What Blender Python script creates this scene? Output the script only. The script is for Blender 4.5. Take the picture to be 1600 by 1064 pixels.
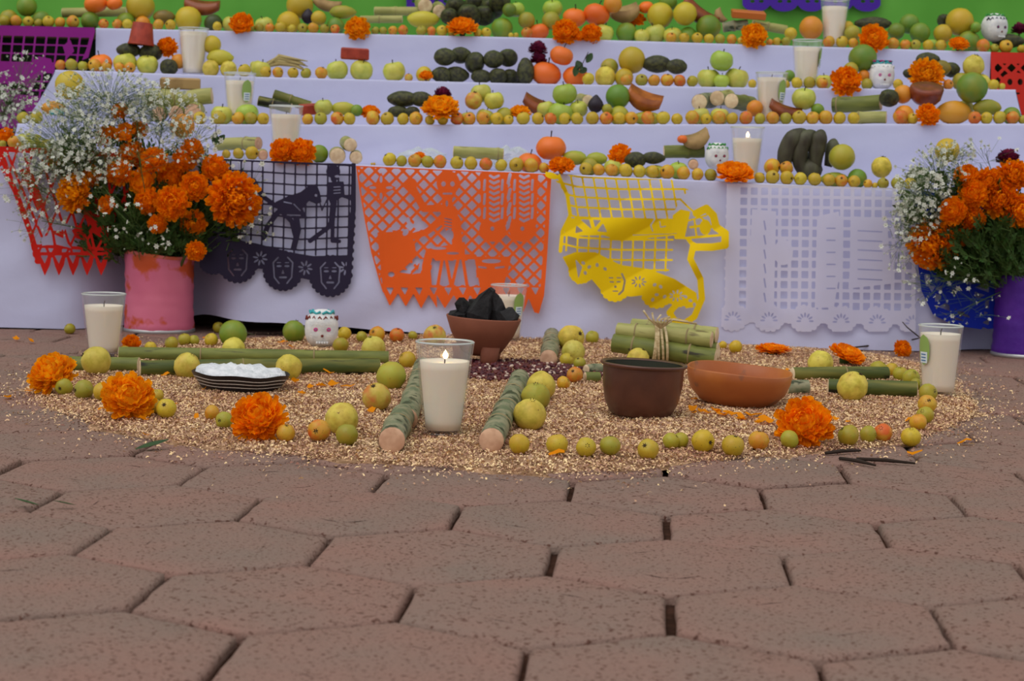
import bpy, math, random
import numpy as np
from mathutils import Vector, Matrix

# ------------------------------------------------------------------ camera, world, sun, exposure
scene = bpy.context.scene
for _o in list(bpy.data.objects):
    bpy.data.objects.remove(_o)
COL = scene.collection
FPX = 2835.0; PITCH = 0.09325; ROLL = 0.0256; CAM_H = 0.394
_cp, _sp, _cr, _sr = math.cos(PITCH), math.sin(PITCH), math.cos(ROLL), math.sin(ROLL)
FWD = Vector((0, _cp, -_sp)); _R = Vector((1, 0, 0)); _U = Vector((0, _sp, _cp))
CR = _cr * _R + _sr * _U
CU = -_sr * _R + _cr * _U
CAM = Vector((0, 0, CAM_H))
cd = bpy.data.cameras.new('camera'); cam = bpy.data.objects.new('camera', cd); COL.objects.link(cam)
_m = Matrix.Identity(4)
for _i in range(3):
    _m[_i][0] = CR[_i]; _m[_i][1] = CU[_i]; _m[_i][2] = -FWD[_i]; _m[_i][3] = CAM[_i]
cam.matrix_world = _m
cd.sensor_width = 36.0; cd.lens = FPX / 1600 * 36.0; cd.clip_start = 0.05; cd.clip_end = 100
cd.dof.use_dof = True; cd.dof.focus_distance = 2.75; cd.dof.aperture_fstop = 12.0
scene.camera = cam

w = bpy.data.worlds.new('overcast_sky'); scene.world = w; w.use_nodes = True
_bg = w.node_tree.nodes['Background']
_bg.inputs[0].default_value = (0.97, 0.97, 1.0, 1); _bg.inputs[1].default_value = 0.66
sl = bpy.data.lights.new('soft_daylight', 'SUN'); sl.energy = 1.15; sl.angle = math.radians(55); sl.color = (1.0, 0.96, 0.93)
so = bpy.data.objects.new('soft_daylight', sl); COL.objects.link(so)
so.rotation_euler = (math.radians(22), math.radians(-20), 0)
scene.view_settings.view_transform = 'Standard'; scene.view_settings.look = 'None'
scene.view_settings.gamma = 1.0; scene.view_settings.use_curve_mapping = False
scene.view_settings.exposure = 0.0

# ------------------------------------------------------------------ helpers
rnd = random.Random(11)
def ray(px, py):
    return FWD + CR * ((px - 800) / FPX) - CU * ((py - 532) / FPX)
def atY(px, py, Y):
    d = ray(px, py); return CAM + d * (Y / d.y)
def ground(px, py, z=0.0):
    d = ray(px, py); return CAM + d * ((z - CAM_H) / d.z)
def push(p, dy):
    """move a point away from the viewer along its own line of sight on the ground plan"""
    return Vector((p.x * (p.y + dy) / p.y, p.y + dy, p.z))
def m_per_px(p):
    return (p - CAM).dot(FWD) / FPX
def lin(c):
    return tuple((v / 255 / 12.92) if v / 255 <= 0.04045 else ((v / 255 + 0.055) / 1.055) ** 2.4 for v in c)

def mesh(name, verts, faces, smooth=True, mats=None, fmat=None):
    me = bpy.data.meshes.new(name)
    me.from_pydata([tuple(v) for v in verts], [], faces)
    if smooth:
        me.polygons.foreach_set('use_smooth', [True] * len(me.polygons))
    for m in (mats or []): me.materials.append(m)
    if fmat: me.polygons.foreach_set('material_index', fmat)
    me.update(); return me
def obj(name, me, mat=None, parent=None, loc=None, rot=None, scale=None):
    o = bpy.data.objects.new(name, me); COL.objects.link(o)
    if mat is not None and me is not None and len(me.materials) == 0: me.materials.append(mat)
    if parent is not None: o.parent = parent
    if loc is not None: o.location = loc
    if rot is not None:
        if isinstance(rot, Matrix): o.rotation_euler = rot.to_euler()
        else: o.rotation_euler = rot
    if scale is not None: o.scale = scale if hasattr(scale, '__len__') else (scale,) * 3
    return o
def tag(o, label, cat, group=None, kind=None):
    o['label'] = label
    if cat: o['category'] = cat
    if group: o['group'] = group
    if kind: o['kind'] = kind
    return o
def empty(name, loc=(0, 0, 0), rot=(0, 0, 0)):
    o = obj(name, None, loc=loc, rot=rot); o.empty_display_size = 0.02; return o

class MB:
    """collects shapes into one mesh"""
    def __init__(s): s.v = []; s.f = []; s.m = []
    def add(s, v, f, m=0):
        b = len(s.v); s.v += [tuple(q) for q in v]; s.f += [tuple(i + b for i in q) for q in f]; s.m += [m] * len(f); return s
    def build(s, name, smooth=True, mats=None):
        return mesh(name, s.v, s.f, smooth, mats, s.m if mats and len(mats) > 1 else None)

def lathe(profile, n=20, flute=0.0, nf=12, squash=None):
    """profile [(r,z)] -> verts, faces; r=0 ends are closed to a point"""
    v = []; f = []; rings = []
    for r, z in profile:
        if r <= 1e-7:
            rings.append([len(v)]); v.append((0, 0, z))
        else:
            ring = []
            for i in range(n):
                a = 2 * math.pi * i / n
                rr = r * (1 + flute * math.cos(nf * a))
                ring.append(len(v)); v.append((rr * math.cos(a), rr * math.sin(a), z))
            rings.append(ring)
    for A, B in zip(rings[:-1], rings[1:]):
        if len(A) == 1 and len(B) == 1: continue
        for i in range(n):
            j = (i + 1) % n
            if len(A) == 1: f.append((A[0], B[j], B[i]))
            elif len(B) == 1: f.append((A[i], A[j], B[0]))
            else: f.append((A[i], A[j], B[j], B[i]))
    return v, f
def tube(pts, radii, n=8, cap=True):
    pts = [Vector(p) for p in pts]; v = []; f = []
    if not hasattr(radii, '__len__'): radii = [radii] * len(pts)
    prev = None
    for i, p in enumerate(pts):
        t = (pts[min(i + 1, len(pts) - 1)] - pts[max(i - 1, 0)]).normalized()
        if prev is None:
            up = Vector((0, 0, 1)) if abs(t.z) < 0.9 else Vector((1, 0, 0))
            a = t.cross(up).normalized()
        else:
            a = (prev - t * prev.dot(t)).normalized()
        prev = a; b = t.cross(a)
        for k in range(n):
            an = 2 * math.pi * k / n
            v.append(p + (a * math.cos(an) + b * math.sin(an)) * radii[i])
    for i in range(len(pts) - 1):
        for k in range(n):
            k2 = (k + 1) % n
            f.append((i * n + k, i * n + k2, (i + 1) * n + k2, (i + 1) * n + k))
    if cap:
        f.append(tuple(range(n))[::-1]); f.append(tuple((len(pts) - 1) * n + k for k in range(n)))
    return v, f
def box(x0, x1, y0, y1, z0, z1):
    v = [(x, y, z) for x in (x0, x1) for y in (y0, y1) for z in (z0, z1)]
    f = [(0, 1, 3, 2), (4, 6, 7, 5), (0, 4, 5, 1), (2, 3, 7, 6), (0, 2, 6, 4), (1, 5, 7, 3)]
    return v, f
def rot_to(d, roll=0.0):
    """matrix turning +z to direction d"""
    return Vector(d).normalized().to_track_quat('Z', 'Y').to_matrix().to_4x4() @ Matrix.Rotation(roll, 4, 'Z')
def fnoise(x, y=0.0, z=0.0, s=1.0):
    return (math.sin(x * 1.7 * s + 1.3) * math.cos(y * 2.1 * s - 0.7) + 0.6 * math.sin(x * 3.9 * s + y * 2.7 * s + z * 3.1 * s + 2.1)
            + 0.35 * math.sin(z * 6.1 * s - y * 5.3 * s + 0.4) * math.cos(x * 7.3 * s)) / 1.6

# ------------------------------------------------------------------ materials
MATS = {}
def mat(name, color, rough=0.6, color2=None, scale=20.0, detail=4.0, mix=(0.4, 0.6), bump=0.0, bscale=None, spec=0.3,
        island=0.0, objcol=False, sub=0.0, metal=0.0, blush=None, coords='Object', stretch=None, speck=None, transl=0.0):
    m = bpy.data.materials.new(name); m.use_nodes = True; nt = m.node_tree; N = nt.nodes; L = nt.links
    p = N['Principled BSDF']; p.inputs['Roughness'].default_value = rough; p.inputs['Metallic'].default_value = metal
    p.inputs['Specular IOR Level'].default_value = spec
    tc = N.new('ShaderNodeTexCoord'); vec = tc.outputs[coords]
    if stretch:
        mp = N.new('ShaderNodeMapping'); mp.inputs['Scale'].default_value = stretch; L.new(vec, mp.inputs[0]); vec = mp.outputs[0]
    oi = N.new('ShaderNodeObjectInfo')
    def noise(sc, det=detail, off=True):
        n = N.new('ShaderNodeTexNoise'); n.noise_dimensions = '4D'; n.inputs['Scale'].default_value = sc; n.inputs['Detail'].default_value = det
        L.new(vec, n.inputs['Vector'])
        if off:
            mu = N.new('ShaderNodeMath'); mu.operation = 'MULTIPLY'; mu.inputs[1].default_value = 37.0
            L.new(oi.outputs['Random'], mu.inputs[0]); L.new(mu.outputs[0], n.inputs['W'])
        return n.outputs['Fac']
    def ramp(fac, a, b):
        r = N.new('ShaderNodeMapRange'); r.inputs[1].default_value = a; r.inputs[2].default_value = b; L.new(fac, r.inputs[0]); return r.outputs[0]
    def mixc(fac, a, b):
        x = N.new('ShaderNodeMix'); x.data_type = 'RGBA'
        if isinstance(fac, (int, float)): x.inputs[0].default_value = fac
        else: L.new(fac, x.inputs[0])
        for i, c in ((6, a), (7, b)):
            if isinstance(c, tuple): x.inputs[i].default_value = (*c[:3], 1)
            else: L.new(c, x.inputs[i])
        return x.outputs[2]
    c = oi.outputs['Color'] if objcol else tuple(color)
    if color2 is not None:
        c = mixc(ramp(noise(scale), *mix), c, tuple(color2))
    if blush is not None:
        mu = N.new('ShaderNodeMath'); mu.operation = 'MULTIPLY'
        L.new(ramp(noise(blush[1], 2.0), 0.42, 0.62), mu.inputs[0]); L.new(oi.outputs['Alpha'], mu.inputs[1])
        c = mixc(mu.outputs[0], c, tuple(blush[0]))
    if speck is not None:
        c = mixc(ramp(noise(speck[1], 3.0), speck[2], speck[2] + 0.06), c, tuple(speck[0]))
    if island > 0:
        g = N.new('ShaderNodeNewGeometry'); hsv = N.new('ShaderNodeHueSaturation')
        mr = N.new('ShaderNodeMapRange'); mr.inputs[3].default_value = 1 - island; mr.inputs[4].default_value = 1 + island * 0.6
        L.new(g.outputs['Random Per Island'], mr.inputs[0]); L.new(mr.outputs[0], hsv.inputs['Value'])
        mh = N.new('ShaderNodeMapRange'); mh.inputs[3].default_value = 0.5 - island * 0.05; mh.inputs[4].default_value = 0.5 + island * 0.05
        L.new(g.outputs['Random Per Island'], mh.inputs[0]); L.new(mh.outputs[0], hsv.inputs['Hue'])
        if isinstance(c, tuple): hsv.inputs['Color'].default_value = (*c[:3], 1)
        else: L.new(c, hsv.inputs['Color'])
        c = hsv.outputs[0]
    if isinstance(c, tuple): p.inputs['Base Color'].default_value = (*c[:3], 1)
    else: L.new(c, p.inputs['Base Color'])
    if sub > 0:
        p.inputs['Subsurface Weight'].default_value = sub; p.inputs['Subsurface Radius'].default_value = (0.02, 0.012, 0.008); p.inputs['Subsurface Scale'].default_value = 0.6
    if bump > 0:
        b = N.new('ShaderNodeBump'); b.inputs['Strength'].default_value = bump; b.inputs['Distance'].default_value = 0.004
        L.new(noise(bscale or scale * 3), b.inputs['Height']); L.new(b.outputs[0], p.inputs['Normal'])
    if transl > 0:
        t = N.new('ShaderNodeBsdfTranslucent'); ms = N.new('ShaderNodeMixShader'); ms.inputs[0].default_value = transl
        if isinstance(c, tuple): t.inputs[0].default_value = (*c[:3], 1)
        else: L.new(c, t.inputs[0])
        out = N['Material Output']; L.new(p.outputs[0], ms.inputs[1]); L.new(t.outputs[0], ms.inputs[2]); L.new(ms.outputs[0], out.inputs[0])
    MATS[name] = m; return m
def emit(name, col, s):
    m = bpy.data.materials.new(name); m.use_nodes = True; p = m.node_tree.nodes['Principled BSDF']
    p.inputs['Base Color'].default_value = (*col, 1); p.inputs['Emission Color'].default_value = (*col, 1); p.inputs['Emission Strength'].default_value = s
    MATS[name] = m; return m
def glassmat(name, tint=(0.93, 0.96, 0.95), refl=0.9, rough=0.03, clear=1.0):
    m = bpy.data.materials.new(name); m.use_nodes = True; nt = m.node_tree; N = nt.nodes; L = nt.links
    t = N.new('ShaderNodeBsdfTransparent'); t.inputs[0].default_value = (*tint, 1)
    g = N.new('ShaderNodeBsdfGlossy'); g.inputs['Roughness'].default_value = rough; g.inputs[0].default_value = (refl, refl, refl, 1)
    fr0 = N.new('ShaderNodeLayerWeight'); fr0.inputs[0].default_value = 0.25
    fr = N.new('ShaderNodeMapRange'); fr.inputs[3].default_value = 0.05; fr.inputs[4].default_value = 0.8; fr.clamp = True
    pw = N.new('ShaderNodeMath'); pw.operation = 'POWER'; pw.inputs[1].default_value = 2.2; L.new(fr0.outputs['Facing'], pw.inputs[0]); L.new(pw.outputs[0], fr.inputs[0])
    ms = N.new('ShaderNodeMixShader'); L.new(fr.outputs[0], ms.inputs[0]); L.new(t.outputs[0], ms.inputs[1]); L.new(g.outputs[0], ms.inputs[2])
    out = ms.outputs[0]
    if clear < 1:
        d = N.new('ShaderNodeBsdfDiffuse'); d.inputs[0].default_value = (0.8, 0.85, 0.85, 1)
        m2 = N.new('ShaderNodeMixShader'); m2.inputs[0].default_value = clear; L.new(d.outputs[0], m2.inputs[1]); L.new(out, m2.inputs[2]); out = m2.outputs[0]
    L.new(out, N['Material Output'].inputs[0]); MATS[name] = m; return m

M_FRUIT = mat('fruit_skin', (1, 1, 1), 0.42, objcol=True, blush=(lin((216, 98, 30)), 0.9), speck=(lin((110, 92, 34)), 9.0, 0.64), color2=lin((168, 150, 40)), scale=2.2, mix=(0.5, 0.95), bump=0.05, bscale=12, spec=0.4)
M_APPLE = mat('apple_skin', (1, 1, 1), 0.36, objcol=True, blush=(lin((200, 150, 70)), 0.9), speck=(lin((206, 206, 130)), 14.0, 0.66), color2=lin((150, 168, 60)), scale=1.6, mix=(0.45, 0.9), spec=0.45)
M_CITRUS = mat('citrus_peel', (1, 1, 1), 0.42, objcol=True, blush=(lin((215, 160, 40)), 0.8), bump=0.15, bscale=26, spec=0.45)
M_AVO = mat('avocado_skin', lin((44, 44, 28)), 0.5, color2=lin((78, 80, 40)), scale=3, bump=0.4, bscale=16, spec=0.4)
M_CALYX = mat('fruit_calyx', lin((66, 50, 26)), 0.8)
M_GUAVA = mat('guava_skin', (1, 1, 1), 0.45, objcol=True, color2=lin((180, 164, 52)), scale=1.8, mix=(0.42, 0.7), blush=(lin((206, 110, 60)), 1.1), speck=(lin((120, 84, 40)), 6.0, 0.66), bump=0.1, bscale=7)
M_PETAL = mat('marigold_petals', lin((255, 158, 12)), 0.6, island=0.2, transl=0.4, spec=0.1)
M_PETAL2 = mat('marigold_petals_light', lin((255, 176, 20)), 0.6, island=0.2, transl=0.4, spec=0.1)
M_MAROON = mat('cockscomb_petals', lin((110, 22, 62)), 0.7, island=0.4, spec=0.2)
M_GREEN = mat('plant_green', lin((64, 92, 38)), 0.6, island=0.4, transl=0.2)
M_STEM = mat('stem_green', lin((84, 110, 52)), 0.6)
M_WHITEFL = mat('small_white_petals', lin((236, 238, 226)), 0.6, island=0.12, transl=0.25)
M_BUD = mat('pale_green_buds', lin((150, 165, 118)), 0.7, island=0.3)
M_CLOTH = mat('white_cloth', lin((203, 205, 234)), 0.85, color2=lin((198, 199, 229)), scale=7, bump=0.35, bscale=26, spec=0.1)
M_WOOD = mat('dark_table_wood', lin((80, 58, 40)), 0.7, color2=lin((60, 42, 28)), scale=8, stretch=(1, 8, 1))
M_WALL = mat('green_wall_paint', lin((108, 184, 70)), 0.75, color2=lin((92, 166, 56)), scale=3, bump=0.05, bscale=120)
M_PAVER = mat('red_concrete_paver', lin((150, 115, 103)), 0.88, color2=lin((136, 117, 106)), scale=7, mix=(0.3, 0.7), speck=(lin((98, 68, 58)), 210.0, 0.575), bump=1.0, bscale=230, spec=0.15)
M_SOIL = mat('joint_soil', lin((74, 50, 40)), 0.95, color2=lin((54, 36, 28)), scale=60, bump=0.6, bscale=200, spec=0.05)
M_SAW = mat('sawdust', lin((190, 152, 118)), 0.9, color2=lin((140, 108, 80)), scale=60, bump=0.8, bscale=300, spec=0.05)
M_FLAKE = mat('wood_shavings', lin((240, 204, 164)), 0.85, color2=lin((212, 164, 130)), scale=9, mix=(.35, .65), island=0.62, spec=0.05)
M_KERN = mat('purple_maize', lin((92, 30, 38)), 0.45, island=0.5, spec=0.4)
M_KERNW = mat('pale_maize', lin((214, 190, 170)), 0.5)
M_WAX = mat('candle_wax', lin((252, 238, 218)), 0.5, sub=0.25, spec=0.3)
M_RIMG = mat('glass_rim', lin((196, 200, 196)), .15, spec=.8)
M_GLASS = glassmat('tumbler_glass', (.992, .992, .99), .9, .04, .965)
M_FLAME = emit('flame', (1.0, 0.66, 0.28), 12.0)
M_WICK = mat('wick', lin((40, 30, 25)), 0.9)
M_CANE = mat('cane_rind', lin((128, 134, 62)), 0.5, color2=lin((92, 100, 46)), scale=70, stretch=(1, 1, 0.2), mix=(0.35, 0.7), speck=(lin((58, 54, 36)), 60.0, 0.62))
M_CANEP = mat('cane_rind_pale', lin((176, 172, 104)), 0.5, color2=lin((150, 150, 84)), scale=70, stretch=(1, 1, 0.2), speck=(lin((120, 110, 66)), 80.0, 0.62))
M_CANED = mat('cane_rind_dark', lin((74, 86, 36)), 0.45, color2=lin((120, 116, 50)), scale=50, stretch=(1, 1, 0.15), speck=(lin((34, 34, 22)), 60.0, 0.56))
M_CANEG = mat('cane_rind_grey', lin((106, 116, 86)), 0.6, color2=lin((150, 146, 116)), scale=70, stretch=(1, 1, 0.6), speck=(lin((62, 68, 46)), 55.0, 0.56))
M_CANEEND = mat('cane_cut_flesh', lin((236, 214, 176)), 0.75, color2=lin((212, 182, 144)), scale=60)
M_CANEPINK = mat('cane_cut_flesh_pinkish', lin((226, 184, 150)), 0.75, color2=lin((204, 158, 126)), scale=60)
M_NODE = mat('cane_node_ring', lin((150, 132, 92)), 0.7)
M_CANDY = mat('candied_squash', lin((150, 78, 36)), 0.35, color2=lin((120, 56, 26)), scale=30, spec=0.5, sub=0.1)
M_CANDYR = mat('candied_red_paste', lin((172, 66, 46)), 0.45, color2=lin((150, 54, 38)), scale=60)
M_CANDYT = mat('dried_tan_sweet', lin((178, 146, 96)), 0.6, color2=lin((150, 120, 76)), scale=30)
M_SUGAR = mat('sugar_skull_white', lin((238, 238, 234)), 0.8, color2=lin((222, 224, 224)), scale=90, bump=0.4, bscale=400)
M_PINK = mat('pink_icing', lin((214, 60, 140)), 0.4)
M_TEAL = mat('teal_icing', lin((60, 170, 176)), 0.4)
M_GRI = mat('green_icing', lin((60, 150, 70)), 0.4)
M_BRI = mat('brown_icing', lin((120, 44, 34)), 0.4)
M_BLK = mat('black_icing', lin((40, 40, 70)), 0.4)
M_CLAYB = mat('brown_glazed_clay', lin((98, 58, 44)), 0.32, color2=lin((80, 46, 36)), scale=14, spec=0.5, bump=0.1, bscale=60)
M_CLAYO = mat('orange_burnished_clay', lin((190, 112, 52)), 0.4, color2=lin((168, 92, 42)), scale=9, speck=(lin((120, 80, 58)), 20.0, 0.62), spec=0.4, bump=0.1, bscale=60)
M_CLAYR = mat('terracotta_clay', lin((142, 84, 62)), 0.7, color2=lin((124, 70, 50)), scale=10, speck=(lin((52, 42, 38)), 9.0, 0.66))
M_INGLAZE = mat('dark_green_glaze', lin((52, 54, 40)), 0.25)
M_COAL = mat('charcoal', lin((30, 29, 30)), 0.75, color2=lin((44, 43, 44)), scale=40, bump=0.6, bscale=160)
M_PINKCAN = mat('pink_painted_tin', lin((226, 122, 148)), 0.5, color2=lin((216, 108, 138)), scale=6, speck=(lin((204, 84, 40)), 17.0, 0.55), bump=0.15, bscale=40)
M_PURCAN = mat('purple_painted_tin', lin((92, 44, 156)), 0.4, color2=lin((78, 34, 140)), scale=20, bump=0.25, bscale=70)
M_TIN = mat('bare_tin', lin((190, 190, 190)), 0.4, metal=0.7)
M_RIM = mat('orange_stained_rim', lin((206, 96, 54)), 0.5, color2=lin((226, 122, 120)), scale=30)
M_BANANA = mat('dark_banana_peel', lin((88, 88, 66)), 0.55, color2=lin((54, 46, 38)), scale=22, stretch=(1, 1, 0.4))
M_BAG = glassmat('clear_plastic', (0.95, 0.97, 0.96), 0.9, 0.15, 0.72)
M_CORD = mat('straw_cord', lin((214, 194, 152)), 0.9, color2=lin((180, 156, 112)), scale=60, stretch=(1, 1, 4))
M_SALT = mat('white_salt', lin((236, 238, 240)), 0.9, color2=lin((214, 218, 222)), scale=60, bump=0.8, bscale=200)
M_DISHB = mat('dish_black', lin((36, 30, 32)), 0.35)
M_DISHW = mat('dish_white', lin((226, 224, 220)), 0.4)
M_LABELG = mat('candle_label_green', lin((150, 180, 96)), 0.5)
M_LABELW = mat('candle_label_white', lin((226, 236, 240)), 0.5)
M_LABELB = mat('candle_label_blue', lin((60, 120, 170)), 0.5)
M_TWIG = mat('dry_twig', lin((52, 40, 32)), 0.9)
M_LEAF = mat('dark_leaf', lin((48, 74, 34)), 0.5, color2=lin((36, 56, 26)), scale=20)
M_FIG = mat('fig_skin', lin((52, 44, 56)), 0.5, color2=lin((36, 30, 38)), scale=20)
M_HUSK = mat('dry_husk', lin((190, 172, 116)), 0.8, color2=lin((160, 140, 90)), scale=12, stretch=(1, 1, 6))
def paper(name, c):
    return mat(name, lin(c), 0.75, spec=0.15, transl=0.12, color2=tuple(x * 0.9 for x in lin(c)), scale=5)
P_ORANGE = paper('orange_tissue', (255, 108, 40)); P_BLACK = paper('black_tissue', (50, 44, 66)); P_YELLOW = paper('yellow_tissue', (246, 208, 14))
P_WHITE = mat('white_tissue', lin((240, 238, 252)), .8, spec=.1, transl=.42, color2=lin((232, 231, 248)), scale=5); P_RED = paper('red_tissue', (214, 34, 22)); P_BLUE = paper('blue_tissue', (28, 50, 178))
P_PURPLE = paper('magenta_tissue', (150, 40, 140)); P_VIOLET = paper('violet_tissue', (88, 50, 176)); P_CORAL = paper('coral_tissue', (222, 56, 44))

# ------------------------------------------------------------------ the setting: floor of hexagonal pavers, back wall
PW = 0.24; TH = -0.0755; GX0, GY0 = -0.40133, 2.27748
def grid(u, r):
    gx = u * PW; gy = -r * PW * math.sqrt(3) / 2; c, s = math.cos(TH), math.sin(TH)
    return c * gx - s * gy + GX0, s * gx + c * gy + GY0
floor = obj('floor', mesh('floor_bed', *box(-4, 4, -1.0, 6.2, -0.09, -0.011), smooth=False), M_SOIL)
tag(floor, 'floor of reddish hexagonal concrete pavers with soil joints', None, kind='structure')
def paver_mesh(seed):
    r = random.Random(seed); R = PW / math.sqrt(3); v = []; f = []
    # rings from top centre out; hexagon with 4 points a side, points face the camera
    def hexpt(k, rad, jit):
        side = k // 4; t = (k % 4) / 4.0
        a0 = math.radians(30 + 60 * side); a1 = a0 + math.radians(60)
        x = math.cos(a0) * (1 - t) + math.cos(a1) * t; y = math.sin(a0) * (1 - t) + math.sin(a1) * t
        return x * rad + r.uniform(-jit, jit), y * rad + r.uniform(-jit, jit)
    g = 0.0030
    rings = [(R - g, -0.045, 0.0004), (R - g - 0.0004, -0.0055, 0.0009), (R - g - 0.0028, -0.0012, 0.0013), (R - g - 0.008, 0.0, 0.0014), (R * 0.5, 0.0, 0.0)]
    for rad, z, j in rings:
        for k in range(24):
            x, y = hexpt(k, rad, j); v.append((x, y, z + (r.uniform(-0.0007, 0.0007) if z > -0.005 else 0)))
    for i in range(len(rings) - 1):
        for k in range(24):
            k2 = (k + 1) % 24
            f.append((i * 24 + k, i * 24 + k2, (i + 1) * 24 + k2, (i + 1) * 24 + k))
    f.append(tuple((len(rings) - 1) * 24 + k for k in range(24)))
    return mesh('paver', v, f, True, [M_PAVER])
_pv = [paver_mesh(s) for s in range(5)]
for r_ in range(-19, 9):
    for u2 in range(-13, 21):
        u = u2 + (0.5 if r_ % 2 else 0.0)
        x, y = grid(u + 0.5, r_)
        if abs(x) > 0.36 * max(y, 1.3) + 0.62 or y < 0.85 or y > 4.9: continue
        p = obj('paver', _pv[rnd.randrange(5)], None, floor, (x + rnd.uniform(-.0018, .0018), y + rnd.uniform(-.0018, .0018), rnd.uniform(-.0018, .0012)),
                (rnd.uniform(-.006, .006), rnd.uniform(-.006, .006), TH + rnd.choice((0, 1, 2, 3, 4, 5)) * math.pi / 3))
wall = obj('wall_back', mesh('wall_back', *box(-4, 4, 5.85, 6.0, -0.05, 2.6), smooth=False), M_WALL)
tag(wall, 'bright green painted wall behind the altar', None, kind='structure')

# ------------------------------------------------------------------ altar tiers: tables under white cloths
TY = {1: 4.20, 2: 4.47, 3: 4.74, 4: 5.00}
EDGE = {1: [(-120, 225.4), (0, 231), (1400, 296), (1760, 312.5)],
        2: [(27, 193), (600, 195), (1130, 194), (1680, 193)],
        3: [(86, 109), (400, 120), (800, 130), (1181, 137), (1587, 140)],
        4: [(-60, 38.5), (150, 43.6), (800, 58), (1548, 81), (1660, 84)]}
TNAME = {1: 'lowest', 2: 'second', 3: 'third', 4: 'top'}
EDGE3 = {t: [atY(x, y, TY[t]) for x, y in e] for t, e in EDGE.items()}
def tier_z(t, X):
    e = EDGE3[t]
    if X <= e[0].x: return e[0].z
    for a, b in zip(e[:-1], e[1:]):
        if X <= b.x: return a.z + (b.z - a.z) * (X - a.x) / (b.x - a.x)
    return e[-1].z
def can_at(px, py, R): return push(ground(px, py, 0), R)
CANS = [tuple(can_at(249, 523, .081))[:2], tuple(can_at(1606, 562, .083))[:2]]
def cloth(t, x0, x1, drop_to, y_back, flareL=0.0, flareR=0.0, hem=None, amp=0.006, freq=9.0):
    mb = MB(); nx = int((x1 - x0) / 0.018); Yf = TY[t]
    def zt(X): return tier_z(t, X)
    # section: back of the top -> front edge (rounded) -> down
    tops = [0.30, 0.7, 0.93]; nd = 22
    V = []
    for i in range(nx + 1):
        s = i / nx; X = x0 + (x1 - x0) * s; z = zt(X); col = []
        col.append((X, y_back, z))
        for k in tops: col.append((X, y_back + (Yf + 0.004 - y_back) * k, z))
        col.append((X, Yf + 0.0035, z)); col.append((X, Yf + 0.0008, z - 0.0012)); col.append((X, Yf, z - 0.004))
        zb = hem(X) if hem else drop_to
        for k in range(1, nd + 1):
            q = k / nd; fl = q ** 1.1
            Xk = X - flareL * fl * max(0, 1 - s * 5) + flareR * fl * max(0, 1 - (1 - s) * 5)
            wv = amp * q * (math.sin(X * freq + q * 1.3) + 0.5 * math.sin(X * freq * 2.7 + 1.0 + q * 2) + 0.9 * fnoise(X * 5 + q * 2, q * 3.0, t)) + amp * .35 * math.sin(X * 23 + q * 9) * q
            yy = Yf - 0.004 * q - amp * 0.9 * q + wv * 0.8
            if hem:
                yy += -0.012 * q * q
                for cx_, cy_ in CANS:      # the cloth gives way behind the flower cans
                    sm = min(1, max(0, (q - .18) / .3)); sm = sm * sm * (3 - 2 * sm)
                    yy += max(0, cy_ + .105 - 4.17) * sm * math.exp(-((X - cx_) / .15) ** 4)
            col.append((Xk, yy, (z - 0.004) + (zb - (z - 0.004)) * q))
        V.append(col)
    n = len(V[0])
    vs = [p for c in V for p in c]
    fs = [(i * n + k, i * n + k + 1, (i + 1) * n + k + 1, (i + 1) * n + k) for i in range(nx) for k in range(n - 1)]
    mb.add(vs, fs)
    # side drops
    for side, X in ((-1, x0), (1, x1)):
        z = zt(X); zb = (hem(X) if hem else drop_to); fl = flareL if side < 0 else flareR; rows = []
        for k in range(9):
            q = k / 8
            rows.append([(X + side * fl * q ** 1.1 + side * 0.004 * math.sin(j * 1.7 + k) * q, Yf + (y_back - Yf) * j / 8 - 0.004 * q * (1 - j / 8), z + (zb - z) * q) for j in range(9)])
        mb.add([p for r in rows for p in r], [(a * 9 + b, a * 9 + b + 1, (a + 1) * 9 + b + 1, (a + 1) * 9 + b) for a in range(8) for b in range(8)])
    return mb.build('tablecloth', True)
def table(t, x0, x1, yb):
    e = empty('altar_table', (0, TY[t], 0))
    tag(e, {1: 'wooden table hidden under the lowest white cloth', 2: 'wooden table hidden under the second white cloth', 3: 'wooden table hidden under the third white cloth',
            4: 'wooden table carrying the top row of offerings before the green wall'}[t], 'table')
    a, b = x0 + 0.02, x1 - 0.02; za, zb = tier_z(t, a) - 0.004, tier_z(t, b) - 0.004; y0, y1 = 0.008, yb - TY[t]
    zs = [za, zb]; nseg = 24; mb = MB()
    for i in range(nseg):
        X0 = a + (b - a) * i / nseg; X1 = a + (b - a) * (i + 1) / nseg
        v, f = box(X0, X1, y0, y1, 0, 1)
        v = [(x, y, (tier_z(t, x) - 0.004) if z else tier_z(t, x) - 0.03) for x, y, z in v]
        mb.add(v, f)
    obj('table_top', mb.build('table_top', False), M_WOOD, e)
    if t in (1, 4): obj('added_shade_board', mesh('added_shade_board', *box(a, b, y1 - .012, y1, 0.0, min(tier_z(t, a), tier_z(t, b)) - .03), smooth=False), M_WOOD, e)  # added board hiding the wall, so the space below the tiers stays dark
    for X in (a + 0.06, b - 0.06):
        for y in (y0 + 0.05, y1 - 0.04):
            obj('leg', mesh('leg', *box(X - .02, X + .02, y - .02, y + .02, 0.0, tier_z(t, X) - 0.03), smooth=False), M_WOOD, e)
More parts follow.
